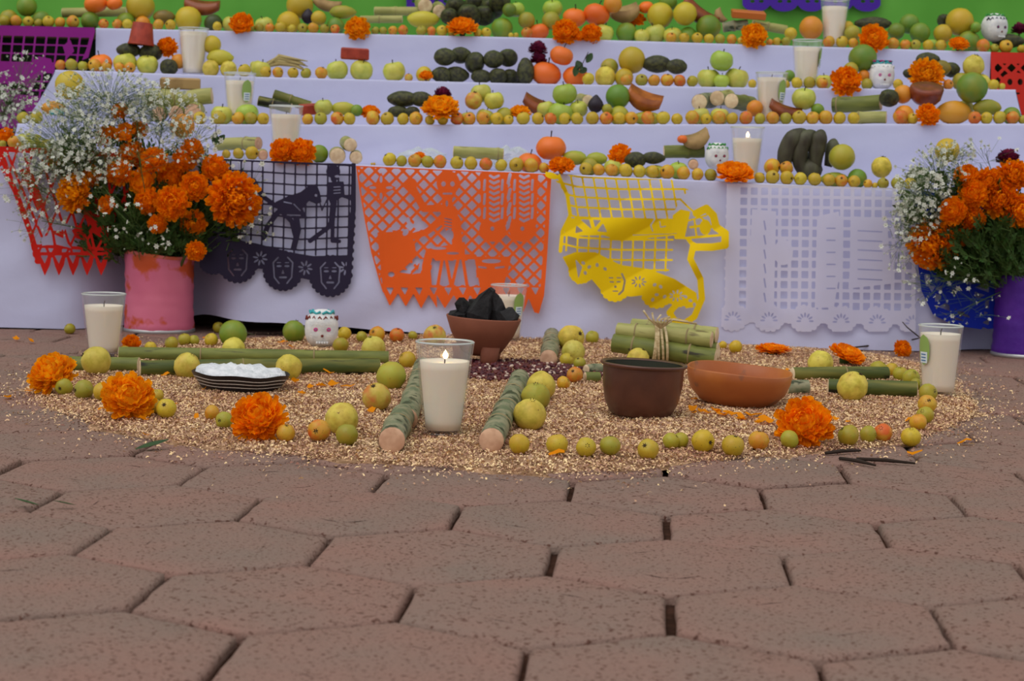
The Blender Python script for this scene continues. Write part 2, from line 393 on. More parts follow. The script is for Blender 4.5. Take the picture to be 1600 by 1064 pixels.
def hem1(X):
    px = 800 + X * FPX / 4.2
    pts = [(-200, 512), (0, 516), (110, 517), (230, 513), (310, 497), (420, 503), (520, 510), (620, 517), (720, 526), (880, 534), (1020, 540), (1130, 541), (1180, 537), (1270, 545), (1400, 549), (1560, 553), (1800, 556)]
    for (a, ya), (b, yb) in zip(pts[:-1], pts[1:]):
        if px <= b: break
    t = min(1, max(0, (px - a) / (b - a))); t = t * t * (3 - 2 * t); y = ya + (yb - ya) * t
    return max(0.003, atY(px, y, 4.185).z)
XR = {1: (EDGE3[1][0].x, EDGE3[1][-1].x), 2: (EDGE3[2][0].x, EDGE3[2][-1].x), 3: (EDGE3[3][0].x, EDGE3[3][-1].x), 4: (EDGE3[4][1].x, EDGE3[4][3].x)}
tag(obj('tablecloth', cloth(1, *XR[1], 0.0, 4.462, hem=hem1, amp=0.009, freq=6.0), M_CLOTH), 'long white cloth on the lowest tier, papers hanging on its front', 'tablecloth', 'white altar cloths')
tag(obj('tablecloth', cloth(2, *XR[2], 0.36, 4.732, flareL=0.03, amp=0.003), M_CLOTH), 'white cloth face of the second tier, behind the fruit of the lowest tier', 'tablecloth', 'white altar cloths')
tag(obj('tablecloth', cloth(3, *XR[3], 0.47, 4.992, flareL=0.085, flareR=0.05, amp=0.004), M_CLOTH), 'white cloth of the third tier with flared corner ends', 'tablecloth', 'white altar cloths')
tag(obj('tablecloth', cloth(4, *XR[4], 0.60, 5.36, amp=0.003), M_CLOTH), 'greyish white cloth of the top tier, before the green wall', 'tablecloth', 'white altar cloths')
tag(obj('wall_shade_sheet', mesh('wall_shade_sheet', [(atY(x, y, 5.06 + .006 * math.sin(i * 1.9))) for i, x in enumerate(range(-90, 172, 6)) for y in (46, 140, 260)], [(a * 3 + b, a * 3 + b + 1, a * 3 + b + 4, a * 3 + b + 3) for a in range(43) for b in range(2)]), mat('wall_shade_green', lin((34, 44, 28)), .9)), 'dark green drape added as wall shade behind the magenta net, top left', 'backing')  # added dark sheet; its colour stands in for shade on the wall
table(1, *XR[1], 4.46); table(2, *XR[2], 4.73); table(3, *XR[3], 4.99); table(4, EDGE3[4][0].x, EDGE3[4][-1].x, 5.34)

# ------------------------------------------------------------------ cut tissue-paper banners (papel picado)
class Field:
    """signed field over a flat sheet, positive where there is paper; units are sheet units (1 unit = 1.48 mm on the lowest tier)"""
    def __init__(s, x0, x1, y0, y1, step=1.3):
        s.xs = np.arange(x0, x1 + step, step); s.ys = np.arange(y0, y1 + step, step)
        s.X, s.Y = np.meshgrid(s.xs, s.ys); s.F = np.full(s.X.shape, -9.0)
    def seg(s, a, b, w):
        ax, ay = a; bx, by = b; dx, dy = bx - ax, by - ay; q = dx * dx + dy * dy + 1e-9
        t = np.clip(((s.X - ax) * dx + (s.Y - ay) * dy) / q, 0, 1)
        return w / 2 - np.hypot(s.X - ax - t * dx, s.Y - ay - t * dy)
    def line(s, pts, w):
        r = None
        for a, b in zip(pts[:-1], pts[1:]):
            d = s.seg(a, b, w); r = d if r is None else np.maximum(r, d)
        return r
    def ell(s, c, rx, ry=None, ang=0.0):
        ry = ry or rx; ca, sa = math.cos(ang), math.sin(ang)
        u = (s.X - c[0]) * ca + (s.Y - c[1]) * sa; v = -(s.X - c[0]) * sa + (s.Y - c[1]) * ca
        return (1 - np.hypot(u / rx, v / ry)) * min(rx, ry)
    def ring(s, c, r, w): return w / 2 - np.abs(np.hypot(s.X - c[0], s.Y - c[1]) - r)
    def poly(s, pts):
        d = np.full(s.X.shape, 1e9); ins = np.zeros(s.X.shape, bool); n = len(pts)
        for i in range(n):
            (ax, ay), (bx, by) = pts[i], pts[(i + 1) % n]
            d = np.minimum(d, -s.seg((ax, ay), (bx, by), 0.0))
            if ay != by:
                c = ((ay > s.Y) != (by > s.Y)) & (s.X < (bx - ax) * (s.Y - ay) / (by - ay) + ax); ins ^= c
        return np.where(ins, d, -d)
    def stripes(s, ang, period, w, off=0.0):
        u = s.X * math.cos(ang) + s.Y * math.sin(ang) + off
        return w / 2 - np.abs((u + period / 2) % period - period / 2)
    def add(s, f): s.F = np.maximum(s.F, f)
    def cut(s, f): s.F = np.minimum(s.F, -f)
    def clip(s, f): s.F = np.minimum(s.F, f)
    def build(s, name, to3d):
        """marching squares; to3d(x,y)->Vector"""
        F = s.F; v = []; f = []; cache = {}
        ny, nx = F.shape
        def node(i, j):
            k = (i, j)
            if k not in cache: cache[k] = len(v); v.append((s.xs[j], s.ys[i]))
            return cache[k]
        def cross(i, j, i2, j2):
            if (i2, j2) < (i, j): i, j, i2, j2 = i2, j2, i, j
            k = (i, j, i2, j2)
            if k not in cache:
                a, b = F[i, j], F[i2, j2]; t = a / (a - b); t = min(0.98, max(0.02, t))
                cache[k] = len(v); v.append((s.xs[j] + (s.xs[j2] - s.xs[j]) * t, s.ys[i] + (s.ys[i2] - s.ys[i]) * t))
            return cache[k]
        pos = F > 0
        any_ = pos[:-1, :-1] | pos[1:, :-1] | pos[:-1, 1:] | pos[1:, 1:]
        for i, j in zip(*np.nonzero(any_)):
            cs = [(i, j), (i, j + 1), (i + 1, j + 1), (i + 1, j)]
            pl = []
            for a in range(4):
                c, d = cs[a], cs[(a + 1) % 4]
                if pos[c]: pl.append(node(*c))
                if pos[c] != pos[d]: pl.append(cross(*c, *d))
            if len(pl) >= 3: f.append(tuple(pl))
        return mesh(name, [to3d(x, y) for x, y in v], f, True)
def hang(Y, wave=0.004, stand=0.012, y0=260.0, h=220.0, k=0.035, ph=0.0, extra=None):
    def fn(x, y):
        q = max(0.0, (y - y0) / h)
        off = 0.006 + stand * q + wave * (0.2 + q) * math.sin(x * k + ph + q * 1.2) + (extra(x, y) if extra else 0)
        return atY(x, y, Y - max(0.003, off))
    return fn
def banner(me, m, label, group='cut paper banners on the lowest tier'):
    o = obj('paper_banner', me, m); tag(o, label, 'paper banner', group); return o

# --- orange banner: skeleton cook with pots and instruments
Z = lambda x, y: (540 + x / 3.433, 200 + y / 3.433)
f = Field(550, 868, 250, 494)
left = [(556, 259), (562, 300), (570, 345), (580, 395), (590, 430), (598, 456)]
out = [(862, 272)] + [(860, 300), (858, 350), (855, 400), (852, 440), (850, 462)] + [(842, 490), (835, 488), (826, 466), (818, 488), (808, 466), (797, 487), (786, 464), (773, 486), (761, 462), (748, 484), (735, 461), (722, 483), (709, 461), (695, 482), (682, 460), (683, 482), (670, 460), (658, 482), (646, 459), (634, 479), (622, 458), (609, 478), (600, 458)] + left[::-1]
P = f.poly(out)
f.add(f.stripes(math.radians(45), 15.2, 4.2, 4)); f.add(f.stripes(math.radians(-45), 15.2, 4.2, 2))
f.add(f.line([(862, 271), (858, 350), (850, 465)], 13)); f.add(f.line(left, 5)); f.add(f.seg((556, 259), (862, 272), 4))
f.add(f.poly([(594, 446), (856, 449), (856, 470), (596, 468)]))
for k in range(26): f.add(f.seg((600 + k * 10, 452), (600 + k * 10, 490), 10.5))
# flower
c = Z(190, 320); f.add(f.poly([(c[0], c[1] - 24), (c[0] + 8, c[1] - 8), (c[0] + 24, c[1]), (c[0] + 8, c[1] + 8), (c[0], c[1] + 24), (c[0] - 8, c[1] + 8), (c[0] - 24, c[1]), (c[0] - 8, c[1] - 8)]))
for a in range(4):
    f.cut(f.ell((c[0] + 13 * math.cos(a * math.pi / 2), c[1] + 13 * math.sin(a * math.pi / 2)), 5.5, 2.3, a * math.pi / 2))
# skeleton
f.add(f.ell(Z(550, 295), 18, 19)); f.add(f.ell(Z(550, 345), 12, 11)); f.add(f.line([Z(545, 370), Z(545, 430), Z(590, 500), Z(600, 640)], 16)); f.add(f.poly([Z(490, 410), Z(590, 420), Z(610, 540), Z(540, 560), Z(520, 480)]))
f.add(f.line([Z(520, 430), Z(420, 432), Z(380, 360), Z(345, 290)], 11)); f.add(f.ell(Z(352, 300), 9)); f.add(f.line([Z(520, 495), Z(430, 560), Z(360, 580)], 10))
f.add(f.poly([Z(540, 630), Z(640, 610), Z(640, 690), Z(440, 690), Z(430, 650)])); f.add(f.line([Z(450, 670), Z(430, 740), Z(440, 840)], 13)); f.add(f.ell(Z(400, 820), 22, 12))
f.cut(f.ell(Z(525, 300), 3.6, 4)); f.cut(f.ell(Z(573, 300), 3.6, 4)); f.cut(f.seg(Z(525, 352), Z(568, 352), 3)); f.cut(f.ell(Z(543, 405), 2, 5))
for k in range(4): f.cut(f.seg(Z(532, 485 + k * 16), Z(568, 492 + k * 16), 2))
f.cut(f.ell(Z(500, 645), 12, 2.2)); f.cut(f.ell(Z(575, 672), 10, 2)); f.cut(f.ell(Z(555, 575), 7, 9))
# drum and jar
f.add(f.ell(Z(285, 650), 26, 29)); f.add(f.poly([Z(170, 560), Z(300, 555), Z(300, 780), Z(190, 760)])); f.cut(f.ell(Z(260, 540), 9, 2.5)); f.cut(f.ell(Z(335, 495), 3, 5)); f.cut(f.ell(Z(322, 560), 4, 6, 0.6)); f.cut(f.ell(Z(395, 520), 9, 8)); f.cut(f.ell(Z(320, 775), 9, 4))
f.add(f.poly([Z(190, 760), Z(470, 800), Z(470, 860), Z(200, 860)])); f.cut(f.ell(Z(245, 785), 5, 4)); f.cut(f.seg(Z(345, 750), Z(375, 710), 4)); f.cut(f.seg(Z(395, 770), Z(410, 710), 5))
# stool
f.add(f.seg(Z(500, 695), Z(690, 690), 8))
f.cut(f.poly([Z(465, 712), Z(695, 712), Z(705, 842), Z(455, 842)]))
for a, b, c2, d in ((525, 590, 560, 505), (605, 620, 640, 575)):
    pass
for xa, xb in ((520, 494), (538, 566), (606, 570), (628, 652)): f.add(f.seg(Z(xa, 695), Z(xb, 848), 5))
f.add(f.line([Z(450, 670), Z(432, 740), Z(440, 840)], 13))
# pot
f.add(f.poly([Z(690, 690), Z(890, 690), Z(850, 840), Z(800, 860), Z(720, 850)])); f.cut(f.ell(Z(782, 714), 15, 3.4)); f.cut(f.seg(Z(715, 745), Z(752, 750), 3)); f.cut(f.seg(Z(805, 750), Z(848, 745), 3))
# two strung instruments
for cx in (797, 958):
    f.add(f.poly([Z(cx - 75, 240), Z(cx + 75, 245), Z(cx + 66, 520), Z(cx - 70, 515)])); f.add(f.ell(Z(cx - 8, 545), 21, 19))
    for k in range(9):
        y = 262 + k * 29; f.cut(f.line([Z(cx - 22, y - 6), Z(cx - 2, y + 6), Z(cx + 24, y - 6)], 4))
    for dx in (-50, 45):
        for y in (280, 355, 430): f.cut(f.seg(Z(cx + dx, y), Z(cx + dx - 4, y + 52), 4))
    f.cut(f.ell(Z(cx - 10, 540), 3, 3.5))
for y in (250, 330, 405, 480): f.cut(f.seg(Z(882, y), Z(872, y + 45), 5))
for k in range(11):
    x = 609 + k * 22.7
    f.cut(f.poly([(x - 6, 449), (x + 6, 449.5), (x + 1, 461)]))
for k in range(14): f.cut(f.ell((868 - k * 0.7, 279 + k * 14.5), 3.2, 4.0))
f.clip(P)
banner(f.build('paper_banner', hang(4.185, 0.003, 0.01, extra=lambda x, y: 0.02 * max(0, (600 - x) / 45) * max(0, (y - 300) / 180))), P_ORANGE, 'orange cut-paper banner with a cooking skeleton and pointed teeth')

# --- black banner: horse and skeleton over a square net, three skull medallions
Z = lambda x, y: (300 + x / 2.955, 170 + y / 2.955)
f = Field(312, 560, 240, 468)
for k in range(-2, 16):
    x = 20 + k * 50; f.add(f.line([Z(x + 8, 225), Z(x + 5, 450), Z(x, 720)], 2.6))
for k in range(0, 11):
    y = 235 + k * 48; f.add(f.line([Z(40, y - 6), Z(300, y + 6 + k), Z(500, y + 18 + k * 2), Z(750, y + 22)], 2.6))
net = f.poly([Z(60, 225), Z(300, 240), Z(750, 255), Z(735, 690), Z(450, 670), Z(300, 632), Z(90, 590)]); f.clip(net)
f.add(f.poly([Z(50, 585), Z(130, 590), Z(300, 622), Z(450, 662), Z(560, 680), Z(738, 675), Z(735, 770), Z(640, 790), Z(540, 790), Z(430, 765), Z(330, 740), Z(220, 730), Z(50, 700)]))
for cx, cy, r in ((100, 690, 70), (210, 712, 88), (420, 748, 88), (638, 772, 92)):
    for k in range(22):
        a = 2 * math.pi * k / 22; f.add(f.ell(Z(cx + (r - 6) * math.cos(a), cy + (r - 6) * math.sin(a)), 4.4))
    f.add(f.ell(Z(cx, cy), (r - 3) / 2.955))
    if cx < 150: continue
    for sgn in (-1, 1):
        f.cut(f.line([Z(cx + sgn * 22, cy - 62), Z(cx + sgn * 45, cy - 38), Z(cx + sgn * 42, cy), Z(cx + sgn * 40, cy + 30), Z(cx + sgn * 18, cy + 58)], 2.3))
        f.cut(f.ell(Z(cx + sgn * 18, cy - 22), 4.2, 1.7)); f.cut(f.seg(Z(cx + sgn * 10, cy - 38), Z(cx + sgn * 27, cy - 38), 1.5))
    f.cut(f.poly([Z(cx, cy - 6), Z(cx + 8, cy + 14), Z(cx - 8, cy + 14)])); f.cut(f.seg(Z(cx - 14, cy + 30), Z(cx + 14, cy + 30), 3))
for cx, cy in ((315, 690), (523, 735), (710, 735)):
    for k in range(8):
        a = k * math.pi / 4 + 0.2; f.cut(f.ell(Z(cx + 22 * math.cos(a), cy + 22 * math.sin(a)), 4.5, 1.5, a))
# horse
f.add(f.poly([Z(440, 405), Z(500, 385), Z(540, 355), Z(580, 360), Z(590, 385), Z(598, 430), Z(575, 440), Z(540, 425), Z(510, 460), Z(530, 500), Z(490, 500), Z(400, 485), Z(385, 430)])); f.add(f.line([Z(390, 450), Z(320, 400), Z(285, 330)], 7)); f.add(f.line([Z(480, 490), Z(490, 560), Z(470, 640)], 9)); f.add(f.line([Z(395, 480), Z(350, 540), Z(330, 595)], 8)); f.add(f.line([Z(420, 480), Z(460, 520), Z(480, 600)], 7))
f.cut(f.seg(Z(425, 430), Z(460, 437), 2)); f.cut(f.seg(Z(440, 490), Z(500, 492), 2)); f.cut(f.seg(Z(470, 440), Z(500, 470), 1.8)); f.cut(f.ell(Z(572, 400), 2.2))
f.add(f.line([Z(590, 430), Z(600, 470), Z(640, 380)], 1.8))
# rider skeleton
f.add(f.ell(Z(652, 290), 11, 10)); f.add(f.ell(Z(655, 322), 5, 6)); f.add(f.poly([Z(625, 340), Z(700, 335), Z(705, 400), Z(640, 440), Z(622, 400)])); f.add(f.line([Z(650, 430), Z(640, 540), Z(545, 610)], 7)); f.add(f.line([Z(660, 430), Z(650, 520), Z(648, 610), Z(680, 612)], 6)); f.add(f.line([Z(690, 400), Z(735, 415)], 5))
for k in range(3): f.cut(f.seg(Z(655, 362 + k * 14), Z(685, 360 + k * 14), 1.6))
f.cut(f.ell(Z(670, 312), 4, 2))
f.add(f.line([Z(748, 258), Z(745, 450), Z(728, 690), Z(722, 800)], 8))
for k in range(14): f.add(f.ell(Z(757 - k * 2.1, 275 + k * 38), 4.5))
f.add(f.seg(Z(80, 232), Z(745, 262), 3))
f.clip(f.poly([(312, 244), (556, 255), (556, 470), (312, 470)]))
banner(f.build('paper_banner', hang(4.185, 0.004, 0.014, ph=1.0)), P_BLACK, 'black cut-paper banner with a horse, a skeleton and skull medallions')

# --- yellow banner: torn and crumpled
Z = lambda x, y: (840 + x / 3.225, 200 + y / 3.225)
f = Field(852, 1142, 258, 516)
for k in range(12):
    x = 110 + k * 56; f.add(f.line([Z(x, 235), Z(x + 18, 330), Z(x + 40, 450), Z(x + 30, 720)], 3))
for k in range(10):
    y = 245 + k * 51; f.add(f.line([Z(80, y - 30), Z(200, y), Z(420, y + 12), Z(780, y + 12)], 3))
f.clip(f.poly([Z(60, 225), Z(250, 245), Z(730, 262), Z(730, 300), Z(770, 312), Z(725, 350), Z(690, 420), Z(680, 700), Z(640, 740), Z(420, 690), Z(300, 630), Z(110, 620), Z(120, 520), Z(160, 440), Z(140, 330)]))
f.add(f.line([Z(40, 230), Z(110, 250), Z(150, 340), Z(165, 440), Z(125, 520), Z(115, 620)], 6)); f.add(f.ell(Z(70, 240), 11, 5, 0.3))
f.add(f.poly([Z(160, 455), Z(420, 450), Z(690, 460), Z(700, 540), Z(420, 570), Z(330, 540), Z(130, 545)])); f.add(f.poly([Z(680, 440), Z(720, 410), Z(770, 420), Z(740, 560), Z(690, 560)]))
for a, b, c2 in ((215, 470, 12), (300, 500, 12)): pass
f.cut(f.poly([Z(215, 460), Z(260, 462), Z(272, 510)])); f.cut(f.poly([Z(280, 462), Z(320, 465), Z(290, 500)])); f.cut(f.poly([Z(330, 480), Z(350, 525), Z(300, 520)])); f.cut(f.poly([Z(195, 490), Z(230, 520), Z(190, 530)]))
f.cut(f.line([Z(590, 460), Z(570, 490), Z(580, 520)], 2)); f.cut(f.line([Z(615, 470), Z(620, 500), Z(645, 495)], 1.6)); f.cut(f.seg(Z(480, 540), Z(700, 532), 1.3))
f.add(f.line([Z(720, 360), Z(760, 400), Z(820, 450), Z(860, 480)], 3)); f.add(f.line([Z(800, 430), Z(850, 405), Z(885, 440), Z(900, 500), Z(945, 530), Z(945, 590), Z(880, 600), Z(790, 600)], 12)); f.add(f.line([Z(740, 555), Z(860, 545), Z(920, 540)], 4)); f.add(f.line([Z(770, 500), Z(840, 490), Z(890, 500)], 4)); f.add(f.ell(Z(845, 500), 9, 12)); f.add(f.line([Z(760, 560), Z(790, 600)], 7)); f.add(f.line([Z(790, 460), Z(800, 540)], 3)); f.add(f.line([Z(750, 470), Z(850, 440)], 2.5))
f.add(f.line([Z(785, 590), Z(770, 660), Z(820, 760), Z(828, 860), Z(790, 950), Z(740, 985), Z(690, 970), Z(665, 930), Z(700, 890)], 10))
band = f.poly([Z(125, 650), Z(190, 625), Z(290, 625), Z(420, 690), Z(560, 710), Z(690, 760), Z(800, 830), Z(810, 900), Z(740, 910), Z(650, 880), Z(560, 840), Z(470, 850), Z(330, 830), Z(270, 760), Z(200, 790)]); f.add(band)
for cx, cy, r in ((390, 800, 62), (600, 830, 66), (220, 720, 50)):
    for k in range(16):
        a = 2 * math.pi * k / 16; f.add(f.ell(Z(cx + r * math.cos(a), cy + r * math.sin(a)), 5))
    f.add(f.ell(Z(cx, cy), r / 3.225))
f.cut(f.line([Z(425, 735), Z(440, 770), Z(430, 820), Z(410, 838)], 3)); f.cut(f.seg(Z(360, 755), Z(380, 755), 1.8)); f.cut(f.seg(Z(400, 755), Z(420, 755), 1.8)); f.cut(f.seg(Z(365, 775), Z(382, 776), 2)); f.cut(f.seg(Z(400, 775), Z(415, 775), 2)); f.cut(f.ell(Z(392, 800), 2)); f.cut(f.seg(Z(380, 822), Z(405, 822), 1.8))
for cx, cy in ((510, 775), (700, 845)):
    for k in range(9):
        a = k * 2 * math.pi / 9; f.cut(f.ell(Z(cx + 28 * math.cos(a), cy + 20 * math.sin(a)), 3.6, 1.3, a))
for x, y in ((230, 680), (260, 700), (300, 690), (240, 730), (340, 710), (590, 790), (620, 800), (600, 840), (640, 850), (580, 865), (735, 905), (770, 870), (745, 850), (790, 890)): f.cut(f.ell(Z(x, y), 3.2, 2.4, x))
f.cut(f.poly([Z(190, 660), Z(225, 700), Z(205, 760)])); f.cut(f.ell(Z(735, 940), 9, 5, -0.5)); f.cut(f.poly([Z(690, 920), Z(720, 905), Z(715, 930)]))
banner(f.build('paper_banner', hang(4.185, 0.006, 0.022, k=0.07, extra=lambda x, y: 0.016 * max(0, math.sin((x - 860) * 0.028 + y * 0.05)) + (0.02 * max(0, (x - 1050) / 80)))), P_YELLOW, 'torn yellow cut-paper banner, crumpled at its right side')

# --- white banner
Z = lambda x, y: (1100 + x / 2.66, 180 + y / 2.66)
f = Field(1122, 1440, 280, 520)
for k in range(20):
    x = 145 + k * 43; f.add(f.seg(Z(x, 285), Z(x - 8, 860), 5.5))
for k in range(14):
    y = 292 + k * 43; f.add(f.seg(Z(90, y), Z(880, y + 12), 5.0))
f.add(f.poly([Z(95, 285), Z(145, 288), Z(130, 860), Z(85, 860)])); f.add(f.poly([Z(200, 390), Z(300, 400), Z(290, 820), Z(180, 800)])); f.add(f.poly([Z(470, 420), Z(560, 400), Z(580, 560), Z(540, 800), Z(460, 800)])); f.add(f.ell(Z(330, 570), 15, 20)); f.add(f.poly([Z(620, 420), Z(760, 430), Z(780, 700), Z(600, 720)]))
f.add(f.poly([Z(85, 800), Z(880, 815), Z(880, 870), Z(85, 860)]))
for k in range(6):
    cx = 120 + k * 150
    for j in range(15):
        a = 2 * math.pi * j / 15; f.add(f.ell(Z(cx + 55 * math.cos(a), 840 + 48 * math.sin(a) + k * 3), 4.5))
    f.add(f.ell(Z(cx, 840 + k * 3), 20, 18))
    for j in range(7):
        a = math.pi + j * math.pi / 6; f.cut(f.ell(Z(cx + 26 * math.cos(a), 850 + 26 * math.sin(a) + k * 3), 4, 1.5, a))
for k in range(6): f.cut(f.seg(Z(250, 440 + k * 60), Z(256, 475 + k * 60), 2.5)); f.cut(f.seg(Z(510, 470 + k * 50), Z(545, 470 + k * 50), 2)); f.cut(f.seg(Z(640, 480 + k * 40), Z(740, 485 + k * 40), 2))
f.clip(f.poly([Z(95, 283), Z(880, 306), Z(880, 900), Z(70, 900)]))
banner(f.build('paper_banner', hang(4.186, 0.002, 0.013, y0=290)), P_WHITE, 'white cut-paper banner with a square net, barely showing on the cloth')

# --- red banner at the far left
f = Field(-12, 236, 226, 434)
def redmap(x, y): return x, y
for k in range(-6, 14): f.add(f.seg((-20 + k * 26, 226), (60 + k * 18, 400), 4)); f.add(f.seg((30 + k * 26, 226), (-30 + k * 22, 400), 3.6))
f.add(f.line([(0, 236), (18, 285), (36, 330), (50, 372), (60, 408)], 9))
for k in range(16): f.add(f.ell((-6 + k * 4.3, 246 + k * 10.8), 4.5))
f.add(f.seg((-10, 232), (236, 243), 9)); f.add(f.seg((50, 384), (172, 390), 5)); f.add(f.seg((54, 398), (170, 400), 7)); f.add(f.poly([(80, 360), (100, 362), (96, 400), (86, 398)])); f.add(f.poly([(112, 360), (126, 350), (150, 400), (136, 402)])); f.add(f.poly([(120, 300), (178, 320), (170, 380), (140, 360)])); f.add(f.poly([(30, 265), (48, 262), (70, 320), (58, 330)]))
f.cut(f.poly([(62, 372), (74, 368), (80, 382), (66, 384)])); f.cut(f.poly([(85, 366), (98, 372), (112, 388), (88, 382)])); f.cut(f.poly([(118, 372), (134, 376), (138, 388), (126, 386)])); f.cut(f.poly([(60, 340), (72, 345), (70, 358), (58, 352)])); f.cut(f.poly([(90, 345), (106, 350), (100, 362)]))
for k in range(5):
    x = 70 + k * 22; f.add(f.poly([(x - 12, 394), (x + 12, 394), (x + 8, 414), (x, 431), (x - 6, 416)])); f.cut(f.poly([(x - 7, 399), (x + 5, 399), (x, 412)]))
f.clip(f.poly([(-12, 228), (236, 240), (200, 320), (172, 400), (168, 434), (58, 434), (46, 372), (20, 300), (-12, 240)]))
banner(f.build('paper_banner', hang(4.185, 0.006, 0.02, y0=235, k=0.08)), P_RED, 'red cut-paper banner with pointed teeth, left of the pink can')

# --- blue banner behind the right bouquet
f = Field(1425, 1640, 300, 520)
f.add(f.stripes(math.radians(62), 27, 9)); f.add(f.stripes(math.radians(-70), 24, 6)); f.add(f.stripes(0.0, 31, 8)); f.add(f.poly([(1475, 420), (1500, 410), (1515, 460), (1540, 470), (1536, 505), (1470, 470)]))
f.add(f.poly([(1425, 300), (1640, 308), (1640, 330), (1425, 322)])); f.add(f.line([(1434, 405), (1442, 450), (1462, 490), (1490, 505), (1530, 510)], 11)); f.add(f.poly([(1545, 430), (1640, 430), (1640, 500), (1545, 510)]))
for x, y in ((1490, 455), (1515, 440), (1500, 490), (1455, 450)): f.cut(f.poly([(x - 5, y - 4), (x + 7, y - 3), (x + 1, y + 7)]))
f.clip(f.poly([(1430, 300), (1640, 308), (1640, 505), (1535, 515), (1490, 508), (1458, 492), (1440, 455), (1433, 405)]))
banner(f.build('paper_banner', hang(4.185, 0.003, 0.012, y0=300)), P_BLUE, 'blue cut-paper banner behind the right-hand bouquet')

# --- magenta net at the top tier's left end, coral one at its right end
f = Field(-70, 152, 36, 240)
for k in range(14): f.add(f.line([(-66 + k * 17.6, 40), (-74 + k * 17.0, 150), (-80 + k * 17, 240)], 3))
for k in range(14): f.add(f.seg((-70, 52 + k * 14.3), (152, 58 + k * 14.3), 2.4))
f.add(f.poly([(-70, 38), (148, 43), (147, 58), (-70, 52)])); f.add(f.line([(146, 50), (140, 75), (130, 100)], 8)); f.add(f.poly([(-70, 100), (0, 98), (45, 100), (60, 88), (80, 92), (84, 110), (60, 118), (50, 140), (30, 130), (-70, 134)])); f.add(f.poly([(98, 72), (110, 62), (116, 80), (104, 92)]))
f.add(f.poly([(-70, 140), (60, 150), (52, 200), (-70, 200)]))
for x, y in ((-30, 160), (-10, 175), (15, 160), (35, 175)): f.cut(f.ell((x, y), 6, 4))
f.clip(f.poly([(-70, 38), (150, 43), (138, 90), (95, 108), (60, 180), (40, 220), (-70, 220)]))
banner(f.build('paper_banner', hang(4.985, 0.003, 0.012, y0=45)), P_PURPLE, 'magenta cut-paper net hanging at the left end of the top tier', 'cut paper banners on the top tier')
f = Field(1546, 1662, 76, 200)
f.add(f.stripes(math.radians(45), 15, 5)); f.add(f.stripes(math.radians(-45), 15, 5)); f.add(f.poly([(1546, 79), (1662, 82), (1662, 100), (1546, 99)])); f.add(f.seg((1550, 80), (1550, 200), 9))
f.add(f.ell((1585, 135), 24, 22)); f.add(f.poly([(1575, 150), (1662, 130), (1662, 175), (1580, 178)])); f.cut(f.ell((1578, 128), 4, 5)); f.cut(f.ell((1594, 128), 4, 5)); f.cut(f.seg((1576, 146), (1592, 146), 3))
f.clip(f.poly([(1548, 81), (1662, 84), (1662, 200), (1549, 196)]))
banner(f.build('paper_banner', hang(4.985, 0.002, 0.01, y0=85)), P_CORAL, 'red cut-paper banner at the right end of the top tier', 'cut paper banners on the top tier')
# --- violet banners on the wall
for x0, x1, lab in ((1160, 1376, 'violet scalloped paper on the green wall, left of the tall top candle glass'), (635, 706, 'short violet paper on the green wall behind the cane ends')):
    f = Field(x0 - 6, x1 + 4, -150, 24, 2.0); f.add(f.poly([(x0, -150), (x1, -147), (x1, 8), (x0, 4)]))
    n = max(2, int((x1 - x0) / 42))
    for k in range(n):
        cx = x0 + (k + 0.5) * (x1 - x0) / n; f.add(f.ell((cx, 4), 22, 14)); f.cut(f.ell((cx - 6, 2), 4, 2.5)); f.cut(f.ell((cx + 8, 2), 4, 2.5))
    for k in range(6):
        for j in range(int((x1 - x0) / 20) - 1): f.cut(f.ell((x0 + 20 + j * 20, -20 - k * 20), 6, 6))
    f.clip(f.poly([(x0, -150), (x1, -147), (x1, 22), (x0, 18)]))
    banner(f.build('paper_banner', hang(5.84, 0.004, 0.01, y0=-150, h=170)), P_VIOLET, lab, 'violet papers on the wall')

# ------------------------------------------------------------------ builders of repeated things
def sphere_prof(rx, rz, n=11, dip=0.0, pear=0.0, dipb=0.0):
    out = []
    for i in range(n + 1):
        a = math.pi * i / n - math.pi / 2
        r = math.cos(a); z = math.sin(a)
        r2 = r * (1 - pear * max(0, z) ** 1.2)
        zz = z - dip * math.exp(-(r / 0.33) ** 2) * (1 if z > 0 else 0) + dipb * math.exp(-(r / 0.33) ** 2) * (1 if z < 0 else 0)
        out.append((max(0.0, r2 * rx) if 0 < i < n else 0.0, zz * rz))
    return out
def fruit_mesh(name, mats, rx, rz, dip=0.0, pear=0.0, dipb=0.0, lump=0.02, seed=0, n=18, m=12, cal=False):
    v, f = lathe(sphere_prof(rx, rz, m, dip, pear, dipb), n)
    v = [tuple(Vector(p) * (1 + lump * fnoise(p[0] * 2.2 + seed, p[1] * 2.2, p[2] * 2.2 + seed))) for p in v]
    mb = MB().add(v, f)
    if cal:
        top = max(p[2] for p in v); z0 = rz * (1 - dip) * 0.97
        for k in range(5):
            a = 2 * math.pi * k / 5
            ca, sa = math.cos(a), math.sin(a)
            mb.add([(0.03 * ca, 0.03 * sa, z0 + 0.02), (0.17 * math.cos(a - .5), 0.17 * math.sin(a - .5), z0 + 0.03), (0.24 * ca, 0.24 * sa, z0 + 0.14), (0.17 * math.cos(a + .5), 0.17 * math.sin(a + .5), z0 + 0.03)], [(0, 1, 2, 3)], 1)
        v2, f2 = lathe([(0.0, z0 + 0.035), (0.15, z0 + 0.03), (0.17, z0 - 0.03)], 8); mb.add(v2, [q[::-1] for q in f2], 1)
    me = mb.build(name, True, mats)
    return me
